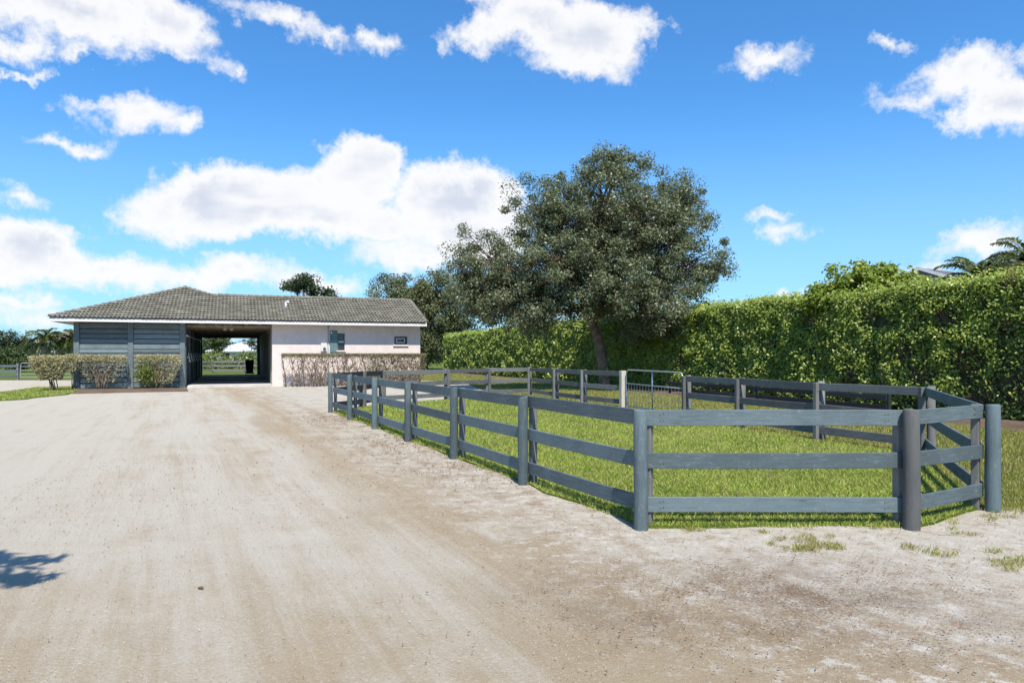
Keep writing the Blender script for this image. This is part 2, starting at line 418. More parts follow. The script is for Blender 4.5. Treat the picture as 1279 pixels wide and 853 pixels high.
def sand_mat():
    m, t = new_mat('shell_sand')
    p = t.n('ShaderNodeNewGeometry').outputs['Position']
    rel = t.vm('SUBTRACT', p, (FENCE_P7[0], FENCE_P7[1], 0))
    q = t.vm('DOT_PRODUCT', rel, (FN[0], FN[1], 0)); s = t.vm('DOT_PRODUCT', rel, (FD[0], FD[1], 0))
    big = t.noise(p, 0.32, 3.0, 0.5); mid = t.noise(p, 1.3, 6.0, 0.68)
    qw = t.m('ADD', q, t.m('ADD', t.m('MULTIPLY', t.m('SUBTRACT', big, 0.5), 1.9), t.m('MULTIPLY', t.m('SUBTRACT', mid, 0.5), 0.9)))
    # wheel lanes along the drive: worn tan, with pale shell thrown up between
    lane = t.ramp(t.m('MULTIPLY', t.m('ADD', qw, 2.0), 0.1), [
        (0.0, (.10,) * 3), (0.17, (.15,) * 3), (0.24, (.42,) * 3), (0.30, (.55,) * 3), (0.35, (.85,) * 3), (0.40, (.66,) * 3), (0.45, (.26,) * 3),
        (0.51, (.45,) * 3), (0.57, (.2,) * 3), (0.66, (.30,) * 3), (0.78, (.14,) * 3), (1.0, (.16,) * 3)])
    sv = t.n('ShaderNodeCombineXYZ', {0: t.m('MULTIPLY', q, 3.2), 1: t.m('MULTIPLY', s, 0.22), 2: 0.0}).outputs[0]
    streak = t.noise(sv, 1.0, 6.0, 0.62, 0.4)
    sv2 = t.n('ShaderNodeCombineXYZ', {0: t.m('MULTIPLY', q, 15.0), 1: t.m('MULTIPLY', s, 0.7), 2: 0.0}).outputs[0]
    streak2 = t.noise(sv2, 1.0, 4.0, 0.6, 0.3)
    grit = t.noise(p, 55.0, 4.0, 0.75); grit2 = t.noise(p, 210.0, 2.0, 0.7)
    f = t.m('ADD', t.m('MULTIPLY', lane, 0.80), t.m('MULTIPLY', t.m('SUBTRACT', streak, 0.5), 1.1))
    f = t.m('ADD', f, t.m('MULTIPLY', t.m('SUBTRACT', streak2, 0.5), 0.42))
    f = t.m('ADD', f, t.m('MULTIPLY', t.m('SUBTRACT', mid, 0.5), 0.75))
    f = t.m('ADD', f, t.m('MULTIPLY', t.m('SUBTRACT', grit, 0.5), 0.75), clamp=True)
    py_ = t.n('ShaderNodeSeparateXYZ', {0: p}).outputs[1]
    f = t.m('ADD', f, t.m('MULTIPLY', t.ss(t.m('ADD', py_, t.m('MULTIPLY', big, 2.5)), 7.2, 4.2), 0.34), clamp=True)
    col = t.mix(t.ss(f, 0.02, 0.86), (0.452, 0.418, 0.352), (0.325, 0.260, 0.170))
    crumb = t.noise(p, 5.5, 9.0, 0.78)
    rough_zone = t.m('MULTIPLY', t.ss(q, 2.2, 0.6), t.ss(s, 14.0, 2.0))
    col = t.mix(t.m('MULTIPLY', rough_zone, t.ss(crumb, 0.52, 0.60)), col, (0.53, 0.495, 0.435))
    col = t.mix(t.m('MULTIPLY', t.m('MULTIPLY', rough_zone, 0.7), t.ss(crumb, 0.47, 0.40)), col, (0.30, 0.225, 0.15))
    # soil and old litter trodden in where the drive meets the corner of the fence
    e = t.vm('LENGTH', t.vm('MULTIPLY', t.vm('SUBTRACT', p, (1.75, 4.75, 0)), (0.50, 0.92, 0)))
    humus = t.m('MULTIPLY', t.ss(e, 1.35, 0.05), t.ss(t.m('ADD', t.m('MULTIPLY', mid, 0.55), t.m('MULTIPLY', grit, 0.45)), 0.40, 0.60))
    col = t.mix(t.m('MULTIPLY', humus, 0.88), col, (0.150, 0.104, 0.070))
    edge = t.m('MULTIPLY', t.m('MULTIPLY', t.ss(q, 1.9, 0.5), t.ss(s, -1.0, 1.5)), t.ss(t.noise(p, 2.6, 6.0, 0.7), 0.50, 0.68))
    col = t.mix(t.m('MULTIPLY', edge, 0.75), col, (0.21, 0.15, 0.10))
    spk = t.ss(t.noise(p, 34.0, 3.0, 0.8), 0.66, 0.73)
    col = t.mix(t.m('MULTIPLY', spk, 0.45), col, (0.15, 0.115, 0.085))
    spw = t.ss(t.noise(t.vm('ADD', p, (7.0, 3.0, 0.0)), 40.0, 3.0, 0.8), 0.58, 0.68)
    col = t.mix(t.m('MULTIPLY', spw, 0.45), col, (0.60, 0.555, 0.50))
    col = t.mix(t.m('MULTIPLY', t.ss(grit2, 0.35, 0.7), 0.22), col, (0.24, 0.18, 0.13))
    h = t.m('ADD', t.m('ADD', t.m('MULTIPLY', grit, 0.5), t.m('MULTIPLY', grit2, 0.22)), t.m('ADD', t.m('MULTIPLY', streak2, 0.5), t.m('MULTIPLY', mid, 0.9)))
    finish(t, col, 0.95, h, 0.8, 0.03, 0.1)
    return m


M['sand'] = sand_mat()


def tile_mat():
    m, t = new_mat('concrete_roof_tile')
    ri = t.n('ShaderNodeNewGeometry').outputs['Random Per Island']
    co = t.n('ShaderNodeTexCoord').outputs['Object']
    n = t.noise(co, 0.7, 5.0, 0.65); n2 = t.noise(co, 14.0, 5.0, 0.7)
    f = t.m('ADD', t.m('MULTIPLY', ri, 0.22), t.m('ADD', t.m('MULTIPLY', n, 0.45), t.m('MULTIPLY', n2, 0.35)))
    col = t.ramp(f, [(0.25, (0.105, 0.10, 0.080)), (0.5, (0.178, 0.170, 0.138)), (0.78, (0.28, 0.27, 0.225))])
    col = t.mix(t.ss(t.noise(co, 3.0, 6.0, 0.7), 0.58, 0.72), col, (0.085, 0.08, 0.065))
    finish(t, col, 0.9, n2, 0.4, 0.01, 0.2)
    return m


M['tile'] = tile_mat()

# ------------------------------------------------------------------ ground
HEDGE_A = np.array([11.9, 17.2])                       # a point on the hedge's front face
UX = np.array([0.9336, 0.3584]); VX = np.array([-0.3584, 0.9336])   # the grid that barn, paddock and hedge share


def hedge_pt(s, out=0.0):
    """s metres along the hedge from HEDGE_A (away from the camera), out metres in front of its face"""
    return HEDGE_A + VX * s - UX * out


def poly_sheet(name, pts, z, mat, kind='structure', jit=0.0, step=0.35, seed=0):
    r = random.Random(seed); P = []
    n = len(pts)
    for i in range(n):
        a = np.array(pts[i], float); b = np.array(pts[(i + 1) % n], float)
        L = np.linalg.norm(b - a); k = max(1, int(L / step)) if jit else 1
        nrm = np.array([-(b - a)[1], (b - a)[0]]) / max(L, 1e-6)
        for j in range(k):
            q = a + (b - a) * j / k
            if jit and L < 70: q = q + nrm * (mnoise.noise((q[0] * 1.1, q[1] * 1.1, seed)) * jit * 1.6 + r.uniform(-jit, jit) * .5)
            P.append((q[0], q[1], z))
    bm = bmesh.new()
    vs = [bm.verts.new(p) for p in P]
    es = [bm.edges.new((vs[i], vs[(i + 1) % len(vs)])) for i in range(len(vs))]
    bmesh.ops.triangle_fill(bm, edges=es, use_beauty=True)
    bmesh.ops.recalc_face_normals(bm, faces=bm.faces)
    for f in bm.faces:
        if f.normal.z < 0: f.normal_flip()
    lowv = [bm.verts.new((p[0], p[1], z - .07)) for p in P]      # the turf's edge runs down into the ground
    for i in range(len(P)):
        j = (i + 1) % len(P); bm.faces.new((vs[i], vs[j], lowv[j], lowv[i]))
    me = bpy.data.meshes.new(name); bm.to_mesh(me); bm.free()
    o = link(name, me, mat); o['kind'] = kind
    return o, [(p[0], p[1]) for p in P]


g = MB(); S = 1800
g.add([(-S, -S, -.035), (S, -S, -.035), (S, S, -.035), (-S, S, -.035)], [(0, 1, 2, 3)])
tag(g.build('ground', M['far_ground']), kind='structure')

# the sand drive: a fine sheet with ruts and soft bumps, finest near the camera
xs = np.concatenate([np.linspace(-46, -9, 60), np.linspace(-8.9, 9, 260)[0:], np.linspace(9.3, 28, 30)])
ys = np.concatenate([np.linspace(-12, 1.2, 16), np.linspace(1.25, 9, 160), np.linspace(9.1, 20, 90), np.linspace(20.3, 43.5, 50)])
gx, gy = np.meshgrid(xs, ys)
gz = np.zeros_like(gx)
for i in range(gx.shape[0]):
    for j in range(gx.shape[1]):
        x, y = gx[i, j], gy[i, j]
        rx, ry = x - FENCE_P7[0], y - FENCE_P7[1]
        q = rx * FN[0] + ry * FN[1]; s = rx * FD[0] + ry * FD[1]
        gz[i, j] = -.012 + .011 * mnoise.noise((q * 2.1, s * .25, 3)) + .006 * mnoise.noise((x * 2.7, y * 2.7, 9)) + .003 * mnoise.noise((x * 7, y * 7, 2))
V = np.stack([gx, gy, gz], -1).reshape(-1, 3)
nx, ny = len(xs), len(ys)
idx = np.arange(nx * ny).reshape(ny, nx)
Q = np.stack([idx[:-1, :-1], idx[:-1, 1:], idx[1:, 1:], idx[1:, :-1]], -1).reshape(-1, 4)
drive = link('driveway', np_mesh('driveway', V, Q, M['sand'], True)); drive['kind'] = 'structure'

# fence posts of the paddock, in order with the paddock on the left hand
P1 = np.array([-4.906, 19.8]); P7 = np.array(FENCE_P7)
NEAR = [P1 + (P7 - P1) * k / 6 for k in range(7)]
P8 = np.array([3.645, 6.71]); P9 = np.array([4.853, 7.44]); P10 = np.array([6.46, 11.25])
P11 = np.array([5.59, 13.15]); P12 = np.array([4.84, 15.35]); P13 = np.array([4.22, 17.5])
B1 = np.array([3.24, 21.0]); B2 = np.array([2.27, 23.0]); B3 = np.array([1.50, 25.0]); B4 = np.array([0.66, 27.2])
B5 = np.array([-0.85, 26.2]); B6 = np.array([-2.2, 24.6]); B7 = np.array([-4.05, 22.6]); B8 = np.array([-4.38, 21.2])
RUN_A = NEAR + [P8, P9, P10, P11, P12, P13]
RUN_B = [B1, B2, B3, B4, B5, B6, B7, B8, P1]
PADDOCK = RUN_A + RUN_B[:-1]

lawn, lawn_poly = poly_sheet('lawn', PADDOCK, 0.012, M['lawn'], jit=0.07, step=0.3, seed=1)
side_pts = [(P9[0] - .05, 7.55), (9, 7.1), (15.5, 6.2), tuple(hedge_pt(-9.5, 2.4)), tuple(hedge_pt(0, 2.3)), tuple(hedge_pt(10, 2.0)), tuple(hedge_pt(20, 1.6)),
            tuple(hedge_pt(33, 1.5)), (-2.6, 41), (-2.0, 36), (-1.0, 31), tuple(B4 + np.array([-.1, -.3])), tuple(B3 + np.array([-.2, -.1])), tuple(B1 + np.array([-.2, -.1])), tuple(P13 + np.array([-.2, -.1])), tuple(P12 + np.array([-.2, -.1])),
            tuple(P11 + np.array([-.2, -.1])), tuple(P10 + np.array([-.2, -.05]))]
side_lawn, side_poly = poly_sheet('lawn', side_pts, 0.010, M['lawn_dry'], jit=0.10, step=0.35, seed=2)
bed, bed_poly = poly_sheet('mulch_bed', [tuple(hedge_pt(-16, 2.5)), tuple(hedge_pt(0, 2.42)), tuple(hedge_pt(20, 1.7)), tuple(hedge_pt(52, 1.2)), tuple(hedge_pt(52, -7)), tuple(hedge_pt(-16, -7))],
                           0.016, M['mulch'], jit=0.08, step=0.5, seed=3)
strip_pts = [(-5.5, 43.0), (1.0, 40.0), (2.2, 44.0), tuple(hedge_pt(36, 1.0)), tuple(hedge_pt(50, 1.0)), (-9, 62), (-9, 46)]
strip, strip_poly = poly_sheet('lawn', strip_pts, 0.008, M['lawn_dry'], jit=0.12, step=0.6, seed=4)
verge_pts = [G(-120, 508), G(30, 498.5), G(85, 492.5), G(96, 489), G(92, 483.5), G(45, 484.5), G(0, 490.5), G(-120, 500)]
verge, verge_poly = poly_sheet('lawn', verge_pts, 0.012, M['lawn'], jit=0.05, step=0.5, seed=5)
vb_pts = [G(66, 492.2), G(160, 490.0), G(235, 488.5), G(233, 485), G(160, 485.5), G(92, 486), G(62, 488.5)]
poly_sheet('mulch_bed', vb_pts, 0.020, M['mulch'], jit=0.06, step=0.4, seed=6)


def in_poly(P, poly):
    x, y = P[:, 0], P[:, 1]; inside = np.zeros(len(P), bool); n = len(poly)
    for i in range(n):
        x0, y0 = poly[i]; x1, y1 = poly[(i + 1) % n]
        c = ((y0 > y) != (y1 > y)) & (x < (x1 - x0) * (y - y0) / ((y1 - y0) + 1e-12) + x0)
        inside ^= c
    return inside


def sample_poly(poly, n, near_bias=1.6):
    P = np.array(poly); lo, hi = P.min(0), P.max(0); out = []; tot = 0
    while tot < n:
        q = rng.random((n * 2, 2)) * (hi - lo) + lo
        d = np.maximum(np.hypot(q[:, 0], q[:, 1]), 3)
        q = q[rng.random(len(q)) < (max(lo[1], 4) / d) ** near_bias * 1.0]
        q = q[in_poly(q, poly)]
        out.append(q); tot += len(q)
    return np.concatenate(out)[:n]


def grass(name, pts, mat, zbase, h0=.035, h1=.085, w0=.004, w1=.009, lean=.6, label=None):
    n = len(pts)
    d = np.hypot(pts[:, 0], pts[:, 1])
    k = np.clip(d / 11, .9, 2.2)
    h = (h0 + (h1 - h0) * rng.random(n)) * np.clip(k, .9, 1.15); w = (w0 + (w1 - w0) * rng.random(n)) * k
    a = rng.random(n) * 2 * np.pi; la = rng.random(n) * 2 * np.pi; ll = lean * h * rng.random(n) * 1.3
    base = np.concatenate([pts, np.full((n, 1), zbase)], 1)
    s = np.stack([np.cos(a), np.sin(a), np.zeros(n)], 1) * w[:, None]
    tip = base + np.stack([np.cos(la) * ll, np.sin(la) * ll, h], 1)
    V = np.stack([base - s, base + s, tip], 1).reshape(-1, 3)
    o = link(name, np_mesh(name, V, np.arange(3 * n).reshape(-1, 3), mat))
    o['kind'] = 'stuff'
    return o


def leaf_verts(C, N, L, Wd, fold=.12):
    n = len(C)
    N = N / (np.linalg.norm(N, axis=1, keepdims=True) + 1e-9)
    r = rng.normal(size=(n, 3)); a = np.cross(N, r); a /= np.linalg.norm(a, axis=1, keepdims=True) + 1e-9
    b = np.cross(N, a)
    L = np.broadcast_to(L, (n,))[:, None]; Wd = np.broadcast_to(Wd, (n,))[:, None]
    V = np.stack([C - a * L * .5, C - a * L * .06 + b * Wd * .5 + N * L * fold, C + a * L * .5, C - a * L * .06 - b * Wd * .5 + N * L * fold], 1)
    return V.reshape(-1, 3)


def leaves(name, C, N, L, Wd, mat, parent=None):
    V = leaf_verts(C, N, L, Wd)
    return link(name, np_mesh(name, V, np.arange(len(V)).reshape(-1, 4), mat), None, parent)


def ball(n):
    v = rng.normal(size=(n, 3)); v /= np.linalg.norm(v, axis=1, keepdims=True)
    return v * rng.random((n, 1)) ** (1 / 3.0)


# ------------------------------------------------------------------ paddock fence
def board(name, a, b, z0a, z0b, h, th, mat, parent, bow=0.012, gap=.004, bevel=.004, nails=False):
    """a plank with real thickness between two ground points, its own local frame (x along the plank)"""
    a = np.array(a, float); b = np.array(b, float); d = b - a; L = np.linalg.norm(d); ang = math.atan2(d[1], d[0])
    n = 6; mb = MB(); bw = R.uniform(-bow, bow); sg = R.uniform(-bow, .4 * bow) * .7
    rings = []
    v = []; f = []
    for i in range(n + 1):
        t = i / n; x = -L / 2 + gap + (L - 2 * gap) * t
        y = bw * 4 * t * (1 - t); z = z0a + (z0b - z0a) * t + sg * 4 * t * (1 - t)
        c = bevel
        for (yy, zz) in ((-th / 2, c), (-th / 2, h - c), (-th / 2 + c, h), (th / 2 - c, h), (th / 2, h - c), (th / 2, c), (th / 2 - c, 0), (-th / 2 + c, 0)):
            v.append((x, y + yy, z + zz))
    for i in range(n):
        for k in range(8):
            k2 = (k + 1) % 8
            f.append((i * 8 + k, i * 8 + k2, i * 8 + 8 + k2, i * 8 + 8 + k))
    f.append(tuple(range(8))); f.append(tuple(n * 8 + k for k in range(8))[::-1])
    mb.add(v, f)
    o = mb.build(name, mat, parent)
    o.location = ((a[0] + b[0]) / 2 - parent.location.x, (a[1] + b[1]) / 2 - parent.location.y, -parent.location.z)
    o.rotation_euler = (0, 0, ang)
    if nails:
        nb = MB()
        for x in (-L / 2 + .14, -L / 2 + .17, L / 2 - .15, L / 2 - .18):
            for zz in (.3, .72):
                z = z0a + (z0b - z0a) * (x / L + .5) + h * zz + R.uniform(-.008, .008)
                nb.tube([(x, -th / 2 + .004, z), (x, -th / 2 - .003, z)], .0055, 6)
        nn = nb.build('nail_head', M['rust'], o); nn['kind'] = 'stuff'
    return o


def round_post(parent, x, y, r, h, mat, tilt=0.0, name='post', n=16):
    rr = random.Random(int(x * 991 + y * 77)); pts = []; rad = []
    for (z, k) in ((-.25, 1.04), (0.0, 1.03), (.3, 1.01), (.65, .99), (h - .012, .96), (h, .88)):
        pts.append((rr.uniform(-.003, .003) + tilt * z, rr.uniform(-.003, .003), z)); rad.append(r * k)
    mb = MB(); mb.tube(pts, rad, n)
    o = mb.build(name, mat, parent)
    for p in o.data.polygons: p.use_smooth = abs(p.normal.z) < .5
    o.location = (x - parent.location.x, y - parent.location.y, -parent.location.z)
    o.rotation_euler = (0, 0, rr.uniform(0, 6))
    return o


def square_post(parent, x, y, w, dpt, h, ang, mat, name='batten'):
    mb = MB(); mb.box((-w / 2, -dpt / 2, -.2), (w / 2, dpt / 2, h))
    o = mb.build(name, mat, parent, bevel=.006)
    o.location = (x - parent.location.x, y - parent.location.y, -parent.location.z)
    o.rotation_euler = (0, 0, ang)
    return o


fence = empty('paddock_fence', (0.5, 14.0, 0))
tag(fence, 'slate blue three-board wooden fence round the small grass paddock', 'fence')
RAILS = (0.132, 0.530, 0.926); RH = .143; RT = .028
PAINT_TOP = {6: .065, 7: .082, 8: .072}


def unit(v): return v / (np.linalg.norm(v) + 1e-9)


def build_run(run, mats, radius, skip_first=False, skip_last=False):
    n = len(run)
    zoff = [[R.uniform(-.012, .012) for _ in RAILS] for _ in run]
    for i in range(n - 1):
        a, b = run[i], run[i + 1]
        for k, z in enumerate(RAILS):
            board('rail', a, b, z + zoff[i][k], z + zoff[i + 1][k], RH + R.uniform(-.006, .004), RT, mats[i][0], fence, nails=(run is RUN_A and 3 <= i <= 7))
    for i in range(n):
        if (i == 0 and skip_first) or (i == n - 1 and skip_last): continue
        t0 = unit(run[i] - run[i - 1]) if i > 0 else unit(run[1] - run[0])
        t1 = unit(run[i + 1] - run[i]) if i < n - 1 else t0
        t = unit(t0 + t1); inn = np.array([-t[1], t[0]])
        j = min(i, n - 2)
        r = radius.get(i, .064)
        cosb = max(.75, float(np.dot(t, t0)))
        q = run[i] - inn * (r + RT / 2 + .004) / cosb
        round_post(fence, q[0], q[1], r, 1.074 + R.uniform(-.010, .014), mats[j][1] if i != 7 or run is not RUN_A else M['bare_post'], R.uniform(-.008, .008))
        q = run[i] + inn * (.038 + RT / 2 + .003) / cosb
        square_post(fence, q[0], q[1], .085, .075, 1.065 + R.uniform(-.01, .015), math.atan2(t[1], t[0]), mats[j][2])


FB = (M['fence'], M['fence_post'], M['fence_grey_post'])
FG = (M['fence_grey'], M['fence_grey_post'], M['fence_grey_post'])
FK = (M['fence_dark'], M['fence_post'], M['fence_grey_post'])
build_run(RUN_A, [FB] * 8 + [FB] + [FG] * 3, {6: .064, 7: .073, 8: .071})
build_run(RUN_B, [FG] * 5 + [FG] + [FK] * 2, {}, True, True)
# gate posts: a broad pale square timber on one side
square_post(fence, B1[0] - .03, B1[1] - .10, .15, .15, 1.10, math.radians(110), M['pale_post'], 'gate_post')

# ------------------------------------------------------------------ tubular gate
gd = B1 - P13; gL = np.linalg.norm(gd); ga = math.atan2(gd[1], gd[0])
gate = empty('farm_gate', (P13[0], P13[1], 0), ga)
tag(gate, 'galvanised tubular farm gate with rounded corners and wire mesh', 'gate')
gl0, gl1, gz0, gz1, rc = .14, gL - .22, .10, 1.13, .16
arc = lambda cx, cz, a0, a1: [(cx + rc * math.cos(math.radians(a0 + (a1 - a0) * k / 5)), 0, cz + rc * math.sin(math.radians(a0 + (a1 - a0) * k / 5))) for k in range(6)]
loop = [(gl0, 0, gz0)] + [(gl0, 0, gz1 - rc - .02)] + arc(gl0 + rc, gz1 - rc, 180, 90) + arc(gl1 - rc, gz1 - rc, 90, 0) + [(gl1, 0, gz0), (gl0 + .01, 0, gz0)]
mb = MB(); mb.tube(loop, .021, 8); mb.build('frame', M['metal'], gate, smooth=True)
mb = MB(); mb.tube([(gl0, 0, .74), (gl1, 0, .74)], .016, 8); mb.build('crossbar', M['metal'], gate, smooth=True)
mb = MB(); mb.tube([((gl0 + gl1) / 2, 0, gz0), ((gl0 + gl1) / 2, 0, gz1)], .02, 8); mb.build('upright', M['metal'], gate, smooth=True)
for k in range(1, 18):
    x = gl0 + (gl1 - gl0) * k / 18
    if abs(x - (gl0 + gl1) / 2) < .05: continue
    mb = MB(); mb.tube([(x, .012, gz0), (x, .012, .74)], .0045, 5); mb.build('wire', M['metal'], gate)
for z in (.26, .42, .58):
    mb = MB(); mb.tube([(gl0, .021, z), (gl1, .021, z)], .0045, 5); mb.build('wire', M['metal'], gate)

# ------------------------------------------------------------------ stable barn (local frame: t along the front, v inward, h up)
ANG = math.radians(21)
BO = np.array([-20.23, 31.5])
barn = empty('stable_barn', (BO[0], BO[1], 0), ANG)
tag(barn, 'low stable barn with grey tile roof, slate board end and pale stucco wing', 'barn')
OV, WL = .65, 19.6
SL = .362; EH = 3.24


def tpx(px, v=OV):
    """photo column -> t along the front wall at inset v"""
    X0 = BO[0] - math.sin(ANG) * v; Y0 = BO[1] + math.cos(ANG) * v; k = (px - 639.5) / F_PX
    return (k * Y0 - X0) / (math.cos(ANG) - k * math.sin(ANG))


T0, T1, T2, T3 = tpx(92), tpx(231), tpx(340), 16.72
TE, VR = 16.92, 3.85                      # roof end, wing ridge
BW = 10.24; HP = BW / 2


def bbox(name, a, b, mat, parent=barn, bevel=0.0):
    mb = MB(); mb.box(a, b)
    return mb.build(name, mat, parent, bevel)


bbox('floor_slab', (T1 + .12, .35, -.1), (T2 - .02, WL - .4, .085), M['concrete'])
# board end: posts, then every plank
tm = tpx(163)
posts = [(T0, T0 + .22), (tm - .11, tm + .11), (T1 - .22, T1)]
for (a, b) in posts:
    bbox('post', (a, OV - .045, -.05), (b, OV + .14, 3.03), M['barn_post'], bevel=.008)
bays = [(T0 + .223, tm - .113), (tm + .113, T1 - .223)]
for (a, b) in bays:
    bbox('middle_rail', (a, OV - .02, 1.625), (b, OV + .06, 1.795), M['barn_wood'], bevel=.006)
    zs = [(.02, .268), (.272, .488), (.508, .728), (.733, .938), (.943, 1.178), (1.183, 1.402), (1.407, 1.62), (1.80, 2.045), (2.05, 2.268), (2.273, 2.498), (2.503, 2.718), (2.723, 3.0)]
    for (z0, z1) in zs:
        mb = MB(); dy = R.uniform(-.006, .006)
        mb.box((a, OV + .012 + dy, z0 + .016), (b, OV + .045 + dy, z1 - .016))
        mb.build('plank', M['barn_wood'], barn, bevel=.005)
    bbox('backing', (a, OV + .085, 0), (b, OV + .12, 3.03), M['dark_wood'])
bbox('side_wall', (T0, OV + .145, 0), (T0 + .12, WL - OV, 3.03), M['barn_wood'])
bbox('rear_wall', (T0 + .125, WL - OV - .12, 0), (T1 - .1, WL - OV, 3.03), M['barn_wood'])
# stall fronts along the aisle
nst = 5; v0, v1 = OV + .16, WL - OV - .1; sp = (v1 - v0) / nst
for k in range(nst + 1):
    v = v0 + sp * k - (0 if k else 0)
    bbox('stall_post', (T1 - .15, v - .07, .0), (T1 + .04, v + .07, 2.98), M['barn_post'])
for k in range(nst):
    a = v0 + sp * k + .073; b = v0 + sp * (k + 1) - .073
    nb = 14
    sf = bbox('stall_front', (T1 - .11, a, .06), (T1 - .08, b, 1.30), M['dark_wood'])
    mb = MB()
    for j in range(nb):
        y0 = a + (b - a) * j / nb + .006; y1 = a + (b - a) * (j + 1) / nb - .006
        mb.box((T1 - .078, y0, .08), (T1 - .045, y1, 1.28))
    o = mb.build('board', M['stall_wood'], sf); o['kind'] = 'stuff'
    bbox('grille_rail', (T1 - .10, a, 2.28), (T1 - .04, b, 2.36), M['barn_wood'], sf)
    bbox('sill_rail', (T1 - .10, a, 1.302), (T1 - .03, b, 1.38), M['barn_wood'], sf)
    mb = MB()
    for j in range(24):
        y = a + (b - a) * (j + .5) / 24
        mb.tube([(T1 - .07, y, 1.38), (T1 - .07, y, 2.28)], .011, 5)
    o = mb.build('grille_bar', M['frame_dark'], sf); o['kind'] = 'stuff'
    bbox('upper_panel', (T1 - .10, a, 2.362), (T1 - .06, b, 2.97), M['stall_wood'], sf)
mb = MB(); mb.tube([(T1 + .08, OV - .02, 2.44), (T1 + .08, v1, 2.44)], .035, 6); mb.build('door_track', M['grey_box'], barn)
mb = MB(); mb.tube([(T1 + .10, OV + .1, 1.42), (T1 + .10, v1 - 1, 1.42)], .018, 6); hk = mb.build('tack_rail', M['metal'], barn)
for k in range(7):
    v = OV + .9 + k * 2.2
    mb = MB()
    mb.tube([(T1 + .10, v, 1.62), (T1 + .13, v, 1.40), (T1 + .15, v, 1.22), (T1 + .19, v, 1.17), (T1 + .21, v, 1.24)], [.02, .025, .03, .022, .012], 6)
    mb.build('hook', M['white_trim'], hk)
# aisle ceiling and beams
for k in range(14):
    v = OV + .45 + k * 1.31
    tj = bbox('truss', (T1 - .1, v, 2.86), (T2 - .02, v + .05, 2.985), M['truss'])
    for x in (T1 + .6, T1 + 1.3, T1 + 2.0, T1 + 2.7, T1 + 3.3):
        hh = min(EH + SL * min(v, HP), EH + SL * (BW - x), EH + SL * x) - .12
        if hh > 3.1: bbox('web', (x, v + .004, 2.986), (x + .09, v + .045, hh), M['truss'], tj)
bbox('end_beam', (T1 + .045, WL - OV - .1, 2.70), (T2 - .02, WL - OV + .02, 2.979), M['dark_wood'])
for k in range(2):
    lamp = bbox('ceiling_lamp', (7.0 + .32 * k, OV + 1.9, 2.92), (7.0 + .32 * k + .2, OV + 2.1, 2.978), M['grey_box'])
    mb = MB(); mb.tube([(7.1 + .32 * k, OV + 2.0, 2.92), (7.1 + .32 * k, OV + 1.93, 2.80)], [.05, .10], 10); mb.build('lamp_shade', M['white_trim'], lamp, smooth=True)
bbox('aisle_post', (T2 - .22, WL - OV - .35, 0), (T2 - .03, WL - OV - .14, 2.70), M['barn_post'])


# stucco wing
def wall_holes(name, t0, t1, h0, h1, holes, v, th, mat, parent=barn):
    tsx = sorted({t0, t1, *[q for h in holes for q in h[:2]]}); hs = sorted({h0, h1, *[q for h in holes for q in h[2:]]})
    mb = MB()
    bm = bmesh.new()
    for i in range(len(tsx) - 1):
        for j in range(len(hs) - 1):
            c = ((tsx[i] + tsx[i + 1]) / 2, (hs[j] + hs[j + 1]) / 2)
            if any(h[0] < c[0] < h[1] and h[2] < c[1] < h[3] for h in holes): continue
            f = bm.faces.new([bm.verts.new((x, v, z)) for (x, z) in ((tsx[i], hs[j]), (tsx[i + 1], hs[j]), (tsx[i + 1], hs[j + 1]), (tsx[i], hs[j + 1]))])
    bmesh.ops.remove_doubles(bm, verts=bm.verts, dist=1e-4)
    ret = bmesh.ops.extrude_face_region(bm, geom=list(bm.faces))
    bmesh.ops.translate(bm, verts=[e for e in ret['geom'] if isinstance(e, bmesh.types.BMVert)], vec=(0, th, 0))
    bmesh.ops.recalc_face_normals(bm, faces=bm.faces)
    me = bpy.data.meshes.new(name); bm.to_mesh(me); bm.free()
    return link(name, me, mat, parent)


zw = lambda px: (BO[1] + math.cos(ANG) * OV + math.sin(ANG) * tpx(px))
hpx = lambda px, py: CAM_H + (HOR - py) * zw(px) / F_PX
w1 = (tpx(421.5), tpx(430.5), hpx(426, 437.5), hpx(426, 416.5))
w2 = (tpx(492.5), tpx(508.5), hpx(500, 430.5), hpx(500, 420.3))
wall_holes('front_wall', T2, T3, -.05, 3.03, [w1, w2], OV, .2, M['stucco'])
bbox('aisle_wall', (T2, OV + .203, -.05), (T2 + .18, WL - OV, 3.03), M['stucco'])
bbox('aisle_cladding', (T2 - .035, OV + .9, .09), (T2 - .003, WL - OV - .4, 2.7), M['stall_wood'])
bbox('wing_rear_wall', (T2 + .185, 7.7 - OV - .2, -.05), (T3 - .205, 7.7 - OV, 3.03), M['stucco'])
mb = MB()   # gable end
gy0, gy1 = OV + .203, 7.7 - OV
prof = [(gy0, -.05), (gy1, -.05), (gy1, 3.0), (gy1, EH + SL * (7.7 - gy1) - .14), (VR, EH + SL * VR - .14), (gy0, EH + SL * gy0 - .14)]
n = len(prof)
mb.add([(T3 - .2, a, b) for a, b in prof] + [(T3, a, b) for a, b in prof], [tuple(range(n)), tuple(range(n, 2 * n))[::-1]] + [(i, (i + 1) % n, n + (i + 1) % n, n + i) for i in range(n)])
mb.build('gable_wall', M['stucco'], barn)


